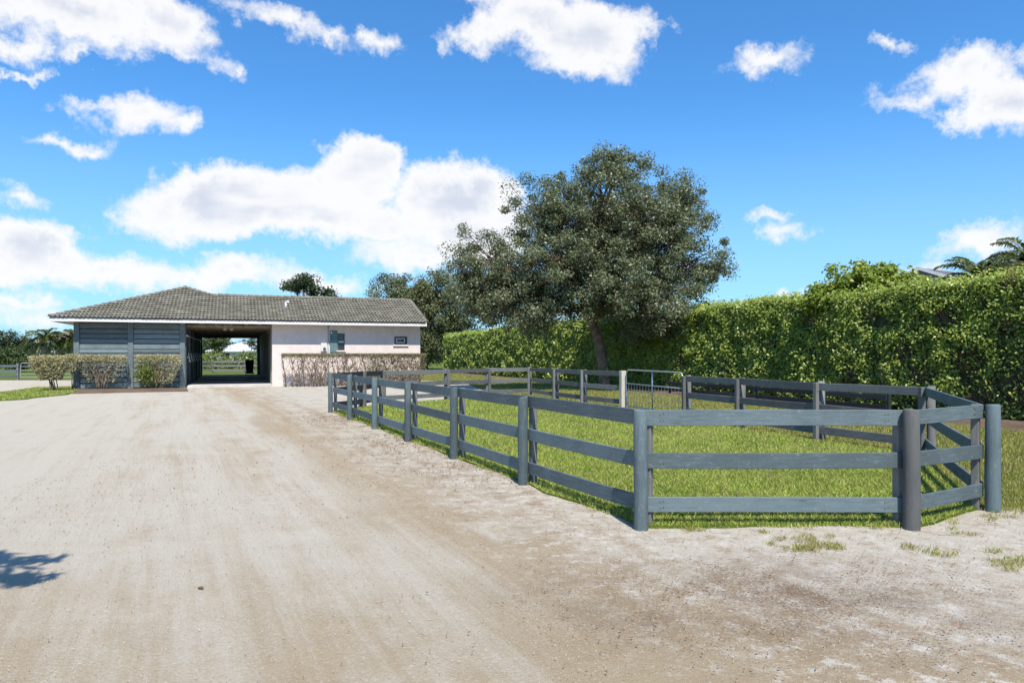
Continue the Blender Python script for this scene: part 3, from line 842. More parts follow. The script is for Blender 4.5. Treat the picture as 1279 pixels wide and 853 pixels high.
def window(t0, t1, h0, h1, sashes, frame_mat, fw):
    fr = MB()
    v0, v1 = OV - .02, OV + .07
    fr.box((t0 + .002, v0, h0 + .002), (t0 + fw, v1, h1 - .002)); fr.box((t1 - fw, v0, h0 + .002), (t1 - .002, v1, h1 - .002))
    fr.box((t0 + fw + .001, v0, h0 + .002), (t1 - fw - .001, v1, h0 + fw)); fr.box((t0 + fw + .001, v0, h1 - fw), (t1 - fw - .001, v1, h1 - .002))
    w = fr.build('window', frame_mat, barn)
    hs = [h0 + fw + (h1 - h0 - 2 * fw) * k / sashes for k in range(sashes + 1)]
    for k in range(sashes):
        bbox('pane', (t0 + fw + .002, OV + .045, hs[k] + .012), (t1 - fw - .002, OV + .055, hs[k + 1] - .012), M['glass'], w)
    for k in range(1, sashes):
        bbox('sash_bar', (t0 + fw + .001, OV + .0, hs[k] - .035), (t1 - fw - .001, OV + .043, hs[k] + .035), M['grey_box'], w)
    return w


wa = window(*w1, 2, M['frame_dark'], .035)
bbox('sill', (w1[0] - .05, OV - .07, w1[2] - .07), (w1[1] + .05, OV - .002, w1[2] - .004), M['stucco'], wa)
wb = window(*w2, 1, M['frame_dark'], .045)
mb = MB()
q = (w2[0] + .11, w2[1] - .11, w2[2] + .09, w2[3] - .09)
for (a, b) in (((q[0], q[2]), (q[1], q[2] + .04)), ((q[0], q[3] - .04), (q[1], q[3])), ((q[0], q[2] + .041), (q[0] + .04, q[3] - .041)), ((q[1] - .04, q[2] + .041), (q[1], q[3] - .041))):
    mb.box((a[0], OV + .02, a[1]), (b[0], OV + .042, b[1]))
mb.build('inner_frame', M['white_trim'], wb)
bbox('sill', (w2[0] - .06, OV - .07, w2[2] - .08), (w2[1] + .06, OV - .002, w2[2] - .004), M['stucco'], wb)
sh = bbox('shutter', (tpx(412), OV - .06, hpx(416, 440)), (tpx(421.2), OV - .012, hpx(416, 413)), M['teal'], bevel=.006)
sh['label'] = 'teal board shutter beside the narrow two-pane window'
bbox('hinge', (tpx(413), OV - .075, hpx(416, 417)), (tpx(414.6), OV - .061, hpx(416, 414)), M['white_trim'], sh)
mbx = bbox('meter_box', (tpx(400.5), OV - .14, hpx(405, 439)), (tpx(408), OV - .004, hpx(405, 428.5)), M['grey_box'], bevel=.01)
mb = MB(); tq = tpx(404.8); mb.tube([(tq, OV - .145, hpx(405, 435.5)), (tq, OV - .20, hpx(405, 435.5))], .07, 12); mb.build('meter_dial', M['frame_dark'], mbx)
mb = MB(); tq = tpx(409.8); mb.tube([(tq, OV - .035, .05), (tq, OV - .035, 3.0)], .022, 8); mb.build('conduit', M['soffit'], barn, smooth=True)

# roof: deck planes, fascia, soffit, tiles, caps, vent
roof_pts = lambda poly, hf: [(a, b, hf(a, b)) for a, b in poly]
PL = {
    'front': ([(0, 0), (TE, 0), (TE, VR), (BW - VR, VR), (HP, HP)], lambda t, v: EH + SL * v, (1, 0), (0, 1), (0, 0)),
    'left': ([(0, WL), (0, 0), (HP, HP), (HP, WL - HP)], lambda t, v: EH + SL * t, (0, -1), (1, 0), (0, WL)),
    'right': ([(HP, HP), (BW - VR, VR), (BW, 2 * VR), (BW, WL), (HP, WL - HP)], lambda t, v: EH + SL * (BW - t), (0, 1), (-1, 0), (BW, 0)),
    'back': ([(BW, WL), (0, WL), (HP, WL - HP)], lambda t, v: EH + SL * (WL - v), (-1, 0), (0, -1), (BW, WL)),
    'wing_back': ([(BW - VR, VR), (TE, VR), (TE, 2 * VR), (BW, 2 * VR)], lambda t, v: EH + SL * (2 * VR - v), (-1, 0), (0, -1), (TE, 2 * VR)),
}
mb = MB()
for k, (poly, hf, *_r) in PL.items():
    p = [(a, b, hf(a, b) - .03) for a, b in poly] + [(a, b, hf(a, b) - .10) for a, b in poly]
    n = len(poly)
    mb.add(p, [tuple(range(n)), tuple(range(n, 2 * n))[::-1]] + [(i, (i + 1) % n, n + (i + 1) % n, n + i) for i in range(n)])
roof = mb.build('roof', M['dark_wood'], barn)
fas = MB()
for (a, b) in (((0, 0), (TE, 0)), ((0, 0), (0, WL)), ((0, WL), (BW, WL)), ((BW, WL), (BW, 2 * VR)), ((BW, 2 * VR), (TE, 2 * VR))):
    pass
fas.box((0, 0, EH - .225), (TE, .03, EH - .012)); fas.build('fascia', M['white_trim'], roof)
fas = MB(); fas.box((0, .033, EH - .225), (.03, WL, EH - .012)); fas.build('fascia', M['white_trim'], roof)
fas = MB(); fas.box((.033, WL - .03, EH - .225), (BW, WL, EH - .012)); fas.build('fascia', M['white_trim'], roof)
rk = MB()   # raking boards of the gable end
for (va, vb) in ((.03, VR), (2 * VR, VR)):
    ha, hb = EH + SL * (va if va < VR else 2 * VR - va), EH + SL * VR
    rk.add([(TE - .03, va, ha - .22), (TE, va, ha - .22), (TE, va, ha - .02), (TE - .03, va, ha - .02), (TE - .03, vb, hb - .22), (TE, vb, hb - .22), (TE, vb, hb - .02), (TE - .03, vb, hb - .02)],
           [(0, 1, 2, 3), (4, 7, 6, 5), (0, 4, 5, 1), (1, 5, 6, 2), (2, 6, 7, 3), (3, 7, 4, 0)])
rk.build('rake_board', M['white_trim'], roof)
bbox('soffit', (.034, .034, EH - .20), (TE - .034, OV + .1, EH - .185), M['soffit'], roof)
bbox('soffit', (.034, OV + .104, EH - .20), (T0, WL - .034, EH - .185), M['soffit'], roof)


def tile_proto(w=.33, ex=.345):
    """one double-roll concrete tile, local x along the eave, y upslope, z out of the roof; raised lower lip"""
    prof = []
    for r in range(2):
        for k, hz in enumerate((0.0, .040, .072, .040)):
            prof.append((r * w / 2 + w / 2 * k / 4 * .999, hz))
    prof.append((w * .998, 0.0))
    lo = [(x, -.03, z + .030) for x, z in prof]; up = [(x, ex + .02, z * .25 + .0) for x, z in prof]; bt = [(x, -.03, z + .012) for x, z in prof]
    n = len(prof); v = lo + up + bt
    f = [(i, i + 1, n + i + 1, n + i) for i in range(n - 1)] + [(2 * n + i, 2 * n + i + 1, i + 1, i) for i in range(n - 1)]
    return np.array(v), np.array(f)


TV, TF = tile_proto()
allV, allF, off = [], [], 0
for k, (poly, hf, ax, up, org) in PL.items():
    a3 = np.array([ax[0], ax[1], 0.0]); cs = 1 / math.sqrt(1 + SL * SL)
    u3 = np.array([up[0] * cs, up[1] * cs, SL * cs]); n3 = np.cross(a3, u3)
    o3 = np.array([org[0], org[1], EH])
    Pn = np.array(poly)
    ext = 30; rows = int(5.6 / .345) + 1
    for r in range(rows):
        shift = .165 * (r % 2) * 0
        for c in range(-2, int(22 / .33)):
            x0 = c * .33 + shift; y0 = r * .345 - .04
            cen = o3 + a3 * (x0 + .165) + u3 * (y0 + .17)
            if not in_poly(np.array([[cen[0], cen[1]]]), poly)[0]: continue
            jz = R.uniform(-.004, .006); jx = R.uniform(-.004, .004); rot = R.uniform(-.012, .012)
            vv = o3 + np.outer(TV[:, 0] + x0 + jx + rot * TV[:, 1], a3) + np.outer(TV[:, 1] + y0 + R.uniform(-.008, .008), u3) + np.outer(TV[:, 2] + jz - .02, n3)
            allV.append(vv); allF.append(TF + off); off += len(TV)
tiles = link('tile', np_mesh('tile', np.concatenate(allV), np.concatenate(allF), M['tile']), None, roof); tiles['kind'] = 'stuff'
caps = MB()


def cap_line(a, b, step=.36):
    a = np.array(a, float); b = np.array(b, float); L = np.linalg.norm(b - a); d = (b - a) / L; n = int(L / step)
    side = np.cross(d, (0, 0, 1)); side /= np.linalg.norm(side); upv = np.cross(side, d)
    for k in range(n):
        s0 = a + d * (L * k / n) ; s1 = a + d * (L * (k + 1) / n + .05)
        v = []
        for (p, r, z) in ((s0, .125, .045), (s1, .105, .015)):
            for j in range(6):
                th = math.pi * j / 5
                v.append(p + side * r * math.cos(th) * (1 + R.uniform(-.02, .02)) + upv * (z + .085 * math.sin(th) - .065))
        for j in range(6):
            th = math.pi * j / 5
            v.append(s0 + side * .105 * math.cos(th) + upv * (.02 + .06 * math.sin(th) - .065))
        caps.add(v, [(j, j + 1, 7 + j, 6 + j) for j in range(5)] + [(12 + j, 13 + j, j + 1, j) for j in range(5)])


HT = EH + SL * HP; HW = EH + SL * VR
cap_line((0, 0, EH + .02), (HP, HP, HT + .02)); cap_line((BW - VR, VR, HW + .03), (HP, HP, HT + .02)); cap_line((HP, HP, HT + .03), (HP, WL - HP, HT + .03))
cap_line((BW - VR, VR, HW + .03), (TE, VR, HW + .03)); cap_line((0, WL, EH), (HP, WL - HP, HT)); cap_line((BW, WL, EH), (HP, WL - HP, HT))
cap_line((TE - .02, 0, EH + .02), (TE - .02, VR, HW + .03))
o = caps.build('ridge_cap', M['tile'], roof); o['kind'] = 'stuff'
tv = tpx(357, 1.9)
mb = MB(); mb.tube([(tv, 1.9, EH + SL * 1.9 - .05), (tv, 1.9, EH + SL * 1.9 + .30)], .055, 10); mb.tube([(tv + .02, 1.9, EH + SL * 1.9 + .27), (tv + .09, 1.86, EH + SL * 1.9 + .34), (tv + .14, 1.82, EH + SL * 1.9 + .25)], .055, 10)
mb.build('vent_pipe', M['white_trim'], roof, smooth=True)

# wheelie bin at the far end of the aisle
pb = np.array([BO[0], BO[1]]) + np.array([math.cos(ANG), math.sin(ANG)]) * (T2 - .75) + np.array([-math.sin(ANG), math.cos(ANG)]) * (WL - 1.7)
bin_ = empty('trash_bin', (pb[0], pb[1], .085), ANG)
tag(bin_, 'tall black plastic trash bin at the end of the barn aisle', 'bin')
mb = MB()
mb.add([(-.22, -.26, .08), (.22, -.26, .08), (.22, .26, .08), (-.22, .26, .08), (-.29, -.34, .98), (.29, -.34, .98), (.29, .34, .98), (-.29, .34, .98)],
       [(0, 3, 2, 1), (4, 5, 6, 7), (0, 1, 5, 4), (1, 2, 6, 5), (2, 3, 7, 6), (3, 0, 4, 7)])
mb.build('body', M['black_plastic'], bin_, bevel=.02)
mb = MB(); mb.box((-.31, -.38, .985), (.31, .37, 1.06)); mb.build('lid', M['black_plastic'], bin_, bevel=.03)
for s in (-1, 1):
    mb = MB(); mb.tube([(s * .23, .28, .1), (s * .28, .28, .1)], .1, 14); mb.build('wheel', M['black_plastic'], bin_, smooth=False)

# ------------------------------------------------------------------ trees
def bezier(a, b, c, n):
    return [(1 - t) ** 2 * a + 2 * t * (1 - t) * b + t * t * c for t in np.linspace(0, 1, n)]


def tree(name, label, base, trunk, r0, lobes, leaf, lmat, bmat, per=200, cl_r=(.35, .7), cat='tree', group=None, limbs=2, surf=.45, up=.5, seed=0, twigs=1.0, rag=.10):
    """trunk: points up to the fork; lobes: (centre, radii, clumps) ; leaf: (length, width)"""
    global rng
    keep = rng; rng = np.random.default_rng(100 + seed)
    b3 = np.array([base[0], base[1], 0.0])
    root = empty(name, tuple(b3)); tag(root, label, cat, group)
    mb = MB()
    T = [np.array(p, float) - b3 for p in trunk]
    rad = list(np.linspace(r0, r0 * .62, len(T))); rad[0] = r0 * 1.35
    mb.tube(T, rad, 12)
    top = T[-1]
    C_all, N_all = [], []
    for (c, r, n) in lobes:
        c = np.array(c, float) - b3; r = np.array(r, float)
        start = T[-1] if len(T) < 3 else T[-1 - rng.integers(0, 2)]
        mid = start + (c - start) * .45 + np.array([0, 0, .25 * np.linalg.norm(c - start) * .4])
        end = c + np.array([0, 0, r[2] * .25])
        limb = bezier(start, mid, end, 7)
        mb.tube(limb, list(np.linspace(r0 * .55, r0 * .12, 7)), 7)
        u = rng.normal(size=(n, 3)); u /= np.linalg.norm(u, axis=1, keepdims=True)
        rr = rng.random((n, 1)) ** surf
        cc = c + u * rr * r
        # ragged outline
        cc += rng.normal(size=(n, 3)) * rag * r
        for k in range(n):
            if rng.random() < twigs:
                s = limb[rng.integers(2, 7)]
                m2 = (s + cc[k]) / 2 + rng.normal(size=3) * .12 * np.linalg.norm(cc[k] - s)
                mb.tube(bezier(s, m2, cc[k], 4), [r0 * .13, r0 * .09, r0 * .06, r0 * .025], 4, False)
            m = int(per * rng.uniform(.6, 1.4)); s_ = rng.uniform(*cl_r)
            q = ball(m) * np.array([s_, s_, s_ * .75]) * rng.uniform(.8, 1.25, (m, 1))
            C_all.append(cc[k] + q)
            N_all.append(q / s_ * .5 + np.array([0, 0, up]) + rng.normal(size=(m, 3)) * .55 + u[k] * .25)
    mb.build('trunk', bmat, root, smooth=True)
    C = np.concatenate(C_all); N = np.concatenate(N_all)
    C[:, 2] = np.maximum(C[:, 2], .1)
    sz = rng.uniform(.7, 1.25, len(C))
    leaves('crown', C, N, leaf[0] * sz, leaf[1] * sz, lmat, root)
    rng = keep
    return root


def lob(px, py, z, rx, ry, n, dz=1.0):
    k = z / F_PX
    return (W(px, py, z), (rx * k, (rx * .8 + ry * .2) * k * dz, ry * k), n)


OZ = 31.5
ob = W(757, 441.5 + 1440 / OZ, OZ)
tr = [(ob[0], OZ, -.1), tuple(W(755, 470, OZ)), tuple(W(749, 430, OZ)), tuple(W(740, 402, OZ)), tuple(W(735, 388, OZ))]
tree('oak_tree', 'large live oak with a broad dark crown standing between paddock and hedge', (ob[0], OZ), tr, .27, [
    lob(755, 262, OZ, 98, 62, 190), lob(805, 300, OZ, 92, 68, 180), lob(690, 272, OZ, 62, 56, 110), lob(850, 272, OZ, 45, 50, 80),
    lob(700, 335, OZ - 1, 85, 48, 150), lob(612, 338, OZ, 52, 55, 100), lob(592, 362, OZ, 36, 36, 46), lob(640, 378, OZ, 66, 34, 90), lob(862, 335, OZ, 56, 32, 84),
    lob(815, 378, OZ - 1.5, 78, 30, 96), lob(765, 345, OZ - 1.2, 80, 42, 110), lob(770, 212, OZ, 48, 26, 44), lob(822, 408, OZ - 1, 46, 22, 40), lob(668, 398, OZ - 1, 50, 18, 40)],
     (.118, .056), M['oak_leaf'], M['bark'], per=135, cl_r=(.22, .54), seed=1, twigs=.8, rag=.14)

# oak behind the wing's gable end
z2 = 72
tree('oak_tree', 'rounded olive-green oak rising behind the gable end of the stucco wing', W(525, 460, z2)[:2], [(*W(530, 460, z2)[:2], -.1), tuple(W(530, 430, z2)), tuple(W(526, 410, z2))], .3, [
    lob(500, 368, z2, 42, 30, 70), lob(545, 370, z2, 42, 34, 80), lob(525, 400, z2, 52, 34, 70), lob(565, 400, z2 + 2, 34, 32, 46), lob(548, 425, z2, 30, 18, 26), lob(534, 436, z2, 20, 22, 30)],
     (.25, .125), M['oak_leaf_far'], M['bark'], per=120, cl_r=(.6, 1.2), seed=2, twigs=.3)
# thin tree above the ridge
z3 = 62
tree('oak_tree', 'sparse dark tree showing above the barn ridge', W(385, 470, z3)[:2], [(*W(385, 470, z3)[:2], -.1), tuple(W(384, 420, z3)), tuple(W(380, 385, z3))], .24, [
    lob(378, 354, z3, 20, 11, 20), lob(368, 358, z3, 14, 9, 10), lob(398, 364, z3, 16, 5, 9), lob(412, 369, z3, 9, 3, 4), lob(385, 380, z3, 26, 10, 16)],
     (.26, .13), M['dark_tree'], M['bark'], per=70, cl_r=(.35, .75), seed=3, twigs=.8)
# small tree tops behind the hedge
z4 = 46
tree('oak_tree', 'far tree whose rounded top just clears the tall hedge beside the oak', W(885, 470, z4)[:2], [(*W(885, 470, z4)[:2], -.1), tuple(W(885, 420, z4)), tuple(W(885, 400, z4))], .2, [
    lob(880, 392, z4, 24, 15, 22), lob(905, 396, z4, 18, 10, 12), lob(855, 398, z4, 22, 12, 14)],
     (.2, .1), M['mid_tree'], M['bark'], per=90, cl_r=(.4, .8), seed=4, twigs=.2)
# ficus hump above the hedge
z5 = 23.0
tree('ficus_tree', 'bushy yellow-green ficus rising above the clipped top of the tall hedge', W(1090, 480, z5)[:2] + np.array([1.0, .6]), [(*(W(1090, 480, z5)[:2] + np.array([1.0, .6])), -.1), tuple(W(1090, 430, z5)), tuple(W(1090, 400, z5))], .12, [
    lob(1085, 360, z5, 64, 28, 95, .5), lob(1128, 362, z5, 40, 22, 44, .5), lob(1040, 372, z5, 44, 16, 40, .5), lob(1072, 346, z5, 16, 9, 9, .5), lob(1108, 344, z5, 14, 9, 8, .5)],
     (.15, .085), M['ficus_leaf'], M['bark'], per=75, cl_r=(.2, .42), seed=5, twigs=.6)


# ------------------------------------------------------------------ tall clipped hedge on the right
def box_core(name, s0, s1, thick, h, mat, parent, frame, z0=.35, ns=70, nz=8):
    """solid filling for the shaded inside of a hedge; frame(s, out) -> ground point"""
    v = []; f = []
    def ring(s):
        pts = []
        hh = h(s) - .16
        for k in range(nz + 1): pts.append((.0, z0 + (hh - z0) * k / nz))
        for k in range(1, 4): pts.append((-thick * k / 4, hh))
        for k in range(nz + 1): pts.append((-thick, hh - (hh - z0) * k / nz))
        return pts
    m = None
    for i in range(ns + 1):
        s = s0 + (s1 - s0) * i / ns
        pts = ring(s); m = len(pts)
        for (o, z) in pts:
            d = .10 * mnoise.noise((s * 1.4, o * 2, z * 1.4)) + .06 * mnoise.noise((s * 4, o * 4, z * 4))
            g2 = frame(s, o - .16 + d); v.append((g2[0], g2[1], z + d * .6))
    for i in range(ns):
        for k in range(m - 1):
            f.append((i * m + k, i * m + k + 1, (i + 1) * m + k + 1, (i + 1) * m + k))
        f.append((i * m + m - 1, i * m, (i + 1) * m, (i + 1) * m + m - 1))
    f.append(tuple(range(m))); f.append(tuple(ns * m + k for k in range(m))[::-1])
    v = np.array(v) - np.array(parent.location)
    mb = MB(); mb.add(v, f)
    return mb.build(name, mat, parent)


def nz3(P, sc, seed=0):
    return np.array([mnoise.noise((p[0] * sc, p[1] * sc, p[2] * sc + seed)) for p in P])


hb = hedge_pt(0, 0)
hedge = empty('tall_hedge', (hb[0], hb[1], 0))
tag(hedge, 'long tall clipped ficus hedge of glossy green leaves along the right-hand lawn', 'hedge')
HH = lambda s: 3.42 - .30 * max(0.0, min(1.0, (s - 12) / 40)) + .05 * math.sin(s * .9) + .04 * math.sin(s * 2.3 + 1)
S0, S1, TH = -17.0, 50.0, 1.5
box_core('dark_core', S0, S1, TH, HH, M['hedge_core'], hedge, lambda s, o: hedge_pt(s, o), .12, 110, 9)  # solid core that stops see-through, coloured dark as the shaded interior


def hedge_px(px, py):
    k = (px - 639.5) / F_PX            # where the view through that column meets the hedge's face
    s = (k * HEDGE_A[1] - HEDGE_A[0]) / (VX[0] - k * VX[1]); y = HEDGE_A[1] + VX[1] * s
    return s, CAM_H + (HOR - py) * y / F_PX


DIEBACK = [(*hedge_px(px, py), r, a) for (px, py, r, a) in [
    (1278, 478, .75, .93), (1205, 452, .50, .85), (1182, 398, .38, .8), (1262, 410, .40, .8), (1128, 442, .36, .75), (1222, 498, .55, .9), (1265, 350, .3, .7), (1150, 470, .4, .8),
    (1060, 470, .4, .7), (905, 462, .45, .8), (846, 450, .5, .85), (1015, 400, .35, .6), (960, 432, .35, .6), (1085, 395, .35, .7)]]


def hedge_leaves(n, face):
    # density along the hedge follows how large the leaves show
    s = S0 + 8 + (S1 - S0 - 8) * rng.random(n * 4)
    dist = np.hypot(*(HEDGE_A[:, None] + VX[:, None] * s[None, :]))
    s = s[rng.random(len(s)) < np.clip((15.0 / dist) ** 1.25, 0, 1)][:n]; n = len(s)
    hh = np.array([HH(q) for q in s])
    if face == 'front':
        z = .06 + (hh - .06) * rng.random(n) ** .98; o = np.zeros(n); out = np.array([-UX[0], -UX[1], .0])
    elif face == 'top':
        z = hh.copy(); o = -TH * rng.random(n); out = np.array([0, 0, 1.0])
    else:
        z = .3 + (hh - .3) * rng.random(n); o = -TH * rng.random(n); s = np.full(n, S1); out = np.array([VX[0], VX[1], .2])
    P = np.stack([s, o, z], 1)
    big = nz3(P, .9, 3); med = nz3(P, 2.2, 7)
    d = .12 * big + .13 * med + rng.normal(0, .07, n) - .03
    if face == 'front':
        keep = (med + .5 * big + rng.normal(0, .16, n)) > -.55
        low = np.clip((.55 - z) / .5, 0, 1); keep &= rng.random(n) > low * .55
        for (cs_, cz_, r_h, amt) in DIEBACK:
            dd = np.hypot(s - cs_, (z - cz_) * .8) / r_h * (1 + .5 * med)
            keep &= ~((dd < 1) & (rng.random(n) < amt * (1 - np.minimum(dd, 1) ** 2) ** .5))
        s, o, z, d, med = s[keep], o[keep], z[keep], d[keep], med[keep]
        oo, zz = o + d, z + d * .2
    elif face == 'top':
        oo, zz = o, z + d * .75 + (rng.random(n) ** 6) * .22
    else:
        oo, zz = o, z
    g2 = HEDGE_A[None, :] + VX[None, :] * s[:, None] - UX[None, :] * oo[:, None]
    C = np.concatenate([g2, zz[:, None]], 1) - np.array(hedge.location)
    N = out[None, :] * .55 + np.array([0.15, -.75, .55]) + rng.normal(size=(len(C), 3)) * .55
    return C, N, s


Cs, Ns, Ss = zip(hedge_leaves(130000, 'front'), hedge_leaves(42000, 'top'), hedge_leaves(2500, 'end'))
C = np.concatenate(Cs); N = np.concatenate(Ns); sv = np.concatenate(Ss)
dist = np.hypot(C[:, 0] + hb[0], C[:, 1] + hb[1])
L = rng.uniform(.065, .115, len(C)) * np.clip(dist / 24, .95, 1.9)
leaves('foliage', C, N, L, L * .56, M['hedge_leaf'], hedge)
st = MB()
for k in range(70):
    s = S0 + 6 + k * .86 + R.uniform(-.3, .3); o = R.uniform(-.55, -.12)
    a = hedge_pt(s, o); b = hedge_pt(s + R.uniform(-.3, .3), o + R.uniform(-.1, .18))
    st = MB(); st.tube([(a[0] - hb[0], a[1] - hb[1], -.05), ((a[0] + b[0]) / 2 - hb[0], (a[1] + b[1]) / 2 - hb[1], .5), (b[0] - hb[0], b[1] - hb[1], 1.3)], [.045, .035, .02], 6)
    st.build('stem', M['twig'], hedge)
tw = MB()
for (cs_, cz_, r_h, amt) in DIEBACK:     # bare reddish twigs where the face has died back
    for k in range(int(90 * r_h / .5)):
        s, z = R.gauss(cs_, r_h * .5), R.gauss(cz_, r_h * .5)
        a = hedge_pt(s, -.12); b = hedge_pt(s + R.uniform(-.2, .2), R.uniform(-.08, .10))
        tw.tube([(a[0] - hb[0], a[1] - hb[1], max(.05, z)), (b[0] - hb[0], b[1] - hb[1], max(.1, z + R.uniform(.05, .32)))], [.007, .003], 3, False)
tw.build('twig', M['red_twig'], hedge)['kind'] = 'stuff'

# low board fence at the hedge's foot, its shade put into the near-black colour
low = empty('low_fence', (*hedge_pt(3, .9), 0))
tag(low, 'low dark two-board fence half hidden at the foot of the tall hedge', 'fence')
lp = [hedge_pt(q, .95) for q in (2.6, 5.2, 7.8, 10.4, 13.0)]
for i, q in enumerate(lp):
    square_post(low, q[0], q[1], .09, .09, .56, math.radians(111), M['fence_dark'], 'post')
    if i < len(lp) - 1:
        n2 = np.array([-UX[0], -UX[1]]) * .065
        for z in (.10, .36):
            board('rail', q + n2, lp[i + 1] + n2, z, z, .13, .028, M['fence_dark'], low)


# ------------------------------------------------------------------ shrubs at the barn
def shrub(name, label, c, rx, ry, h, stem_h, n, lmat, seed, lean=0.0, bare=.0, leafsz=.075, group=None, stems=9, rot=ANG, green=None, shape=3.0):
    global rng
    keep = rng; rng = np.random.default_rng(500 + seed); rr = random.Random(seed)
    root = empty(name, (c[0], c[1], 0), rot); tag(root, label, 'shrub', group)
    for k in range(stems):
        mb = MB()
        x = rr.uniform(-.35, .35) * rx; y = rr.uniform(-.3, .3) * ry
        ex = rr.uniform(-1, 1) * rx * .9 + lean; ey = rr.uniform(-.8, .8) * ry
        p = bezier(np.array([x * .5 - lean, y, -.05]), np.array([x - lean * .4, y, h * .45]), np.array([ex, ey, h * rr.uniform(.8, .97)]), 6)
        mb.tube(p, [.026, .022, .018, .014, .010, .005], 5)
        for j in range(7):
            q = p[rr.randint(2, 5)]; e = q + np.array([rr.uniform(-.35, .35) * rx, rr.uniform(-.3, .3) * ry, rr.uniform(.05, .4) * h * .5]); e[2] = min(e[2], h)
            e[0] = max(-rx, min(rx, e[0])); e[1] = max(-ry, min(ry, e[1]))
            mb.tube([q, (q + e) / 2 + np.array([rr.uniform(-.05, .05), 0, .03]), e], [.010, .007, .003], 4, False)
        mb.build('stem', M['twig'], root, smooth=True)
    u = rng.random((n * 2, 3)); P = np.stack([(u[:, 0] * 2 - 1), (u[:, 1] * 2 - 1), u[:, 2]], 1)
    # clipped box-like top, tapering to the stems below
    tz = P[:, 2]; width = np.clip(.55 + tz * .75, 0, 1)
    z = stem_h + (h - stem_h) * tz
    shell = np.maximum(np.abs(P[:, 0]), np.abs(P[:, 1])) > .6
    nzv = nz3(np.stack([P[:, 0] * rx, P[:, 1] * ry, z], 1), 3.0, seed)
    ok = (rng.random(len(P)) < (np.where(tz > .74, 1.0, 1.0 - bare) * np.where(shell | (tz > .7), 1, .4))) & (nzv > -.35 - .3 * tz)
    X = np.stack([P[:, 0] * rx * width + lean * tz, P[:, 1] * ry * width, z + rng.normal(0, .02, len(P))], 1)[ok][:n]
    N = np.array([0, -.3, .6]) + rng.normal(size=(len(X), 3)) * .7
    L = rng.uniform(.7, 1.3, len(X)) * leafsz
    o = leaves('foliage', X, N, L, L * .55, lmat, root)
    if green:
        gm = int(n * .30); Q = rng.normal(size=(gm, 3)) * .5 * np.array(green[1]) + np.array(green[0]) + rng.normal(size=(7, 3))[rng.integers(0, 7, gm)] * .35 * np.array(green[1]); Q[:, 2] = np.abs(Q[:, 2]) + .05
        L = rng.uniform(.7, 1.3, gm) * leafsz * 1.15
        g3 = leaves('green_foliage', Q, np.array([0, -.4, .6]) + rng.normal(size=(gm, 3)) * .7, L, L * .55, M['green_leaf'], root)
        g3['label'] = 'fresh green leaves low on the left side'
    rng = keep
    return root


def front(px, v):
    t = tpx(px, v)
    return BO + np.array([math.cos(ANG), math.sin(ANG)]) * t + np.array([-math.sin(ANG), math.cos(ANG)]) * v


c = front(64, -1.1); shrub('shrub', 'cream-leaved clipped shrub on leaning stems beyond the barn corner', c, 0.66, .42, 1.50, .50, 6000, M['cream_leaf'], 1, -.12, .0, .075, 'clipped shrubs against the board end', 8)
c = front(90, .25); shrub('shrub', 'small pale shrub tuft at the corner post of the board end', c, .26, .3, 1.58, .8, 900, M['cream_leaf'], 2, 0, .3, .07, 'clipped shrubs against the board end', 4)
c = front(127, .05); shrub('shrub', 'thin dry shrub with flat clipped top before the first board bay', c, 0.98, .30, 1.54, .35, 3600, M['cream_leaf'], 3, 0, .86, .07, 'clipped shrubs against the board end', 16)
c = front(198, .05); shrub('shrub', 'clipped shrub with fresh green leaves before the second board bay', c, 0.95, .30, 1.55, .22, 4200, M['cream_leaf'], 4, 0, .70, .07, 'clipped shrubs against the board end', 14, green=((-.5, -.1, .65), (.42, .3, .5)))

# leggy hedge along the stucco wing
lh0, lh1 = tpx(352, -.35), tpx(531, -.35)
wing_hedge = empty('wing_hedge', (*front(440, -.35), 0), ANG)
tag(wing_hedge, 'leggy grey-brown clipped hedge of bare branches against the stucco wing', 'hedge')
hl = (lh1 - lh0) / 2; tc = (lh0 + lh1) / 2
tcur = tpx(440, -.35); shift = tc - tcur
rr = random.Random(8); tips = []
for k in range(34):
    x = -hl + .25 + (2 * hl - .4) * k / 33 + rr.uniform(-.1, .1) + shift
    mb = MB()
    for j in range(rr.randint(2, 3)):
        ex = x + rr.uniform(-.75, .75); ey = rr.uniform(-.28, .28)
        ex = max(-hl + shift, min(hl + shift, ex))
        p = bezier(np.array([x, rr.uniform(-.08, .08), -.05]), np.array([x + (ex - x) * .2, ey * .3, .55]), np.array([ex, ey, rr.uniform(1.3, 1.55)]), 6)
        mb.tube(p, [.028, .024, .019, .015, .011, .006], 5)
        for q_ in range(9):
            q = p[rr.randint(1, 5)]; e = q + np.array([rr.uniform(-.5, .5), rr.uniform(-.25, .25), rr.uniform(.1, .55)]); e[2] = min(e[2], 1.56); e[1] = max(-.33, min(.33, e[1]))
            e[0] = max(-hl + shift, min(hl + shift, e[0]))
            mb.tube([q, (q + e) / 2 + np.array([rr.uniform(-.07, .07), 0, .05]), e], [.010, .007, .004], 4, False); tips.append(e)
    mb.build('stem', M['twig'], wing_hedge, smooth=True)
n = 8000
X = np.stack([rng.uniform(-hl, hl, n) + shift, rng.uniform(-.34, .34, n), 1.60 - np.abs(rng.normal(0, .10, n))], 1)
tips = np.array(tips); Y = tips[rng.integers(0, len(tips), 6500)] + rng.normal(0, .07, (6500, 3)); Y = Y[Y[:, 2] < 1.6]
dens = np.clip((Y[:, 0] - shift + hl * .9) / (2 * hl), .22, 1); Y = Y[rng.random(len(Y)) < dens]
m3 = 3000; Z = np.stack([hl * (1 - rng.random(m3) ** 1.3 * .95) + shift, rng.uniform(-.33, .33, m3), rng.uniform(.35, 1.55, m3)], 1)
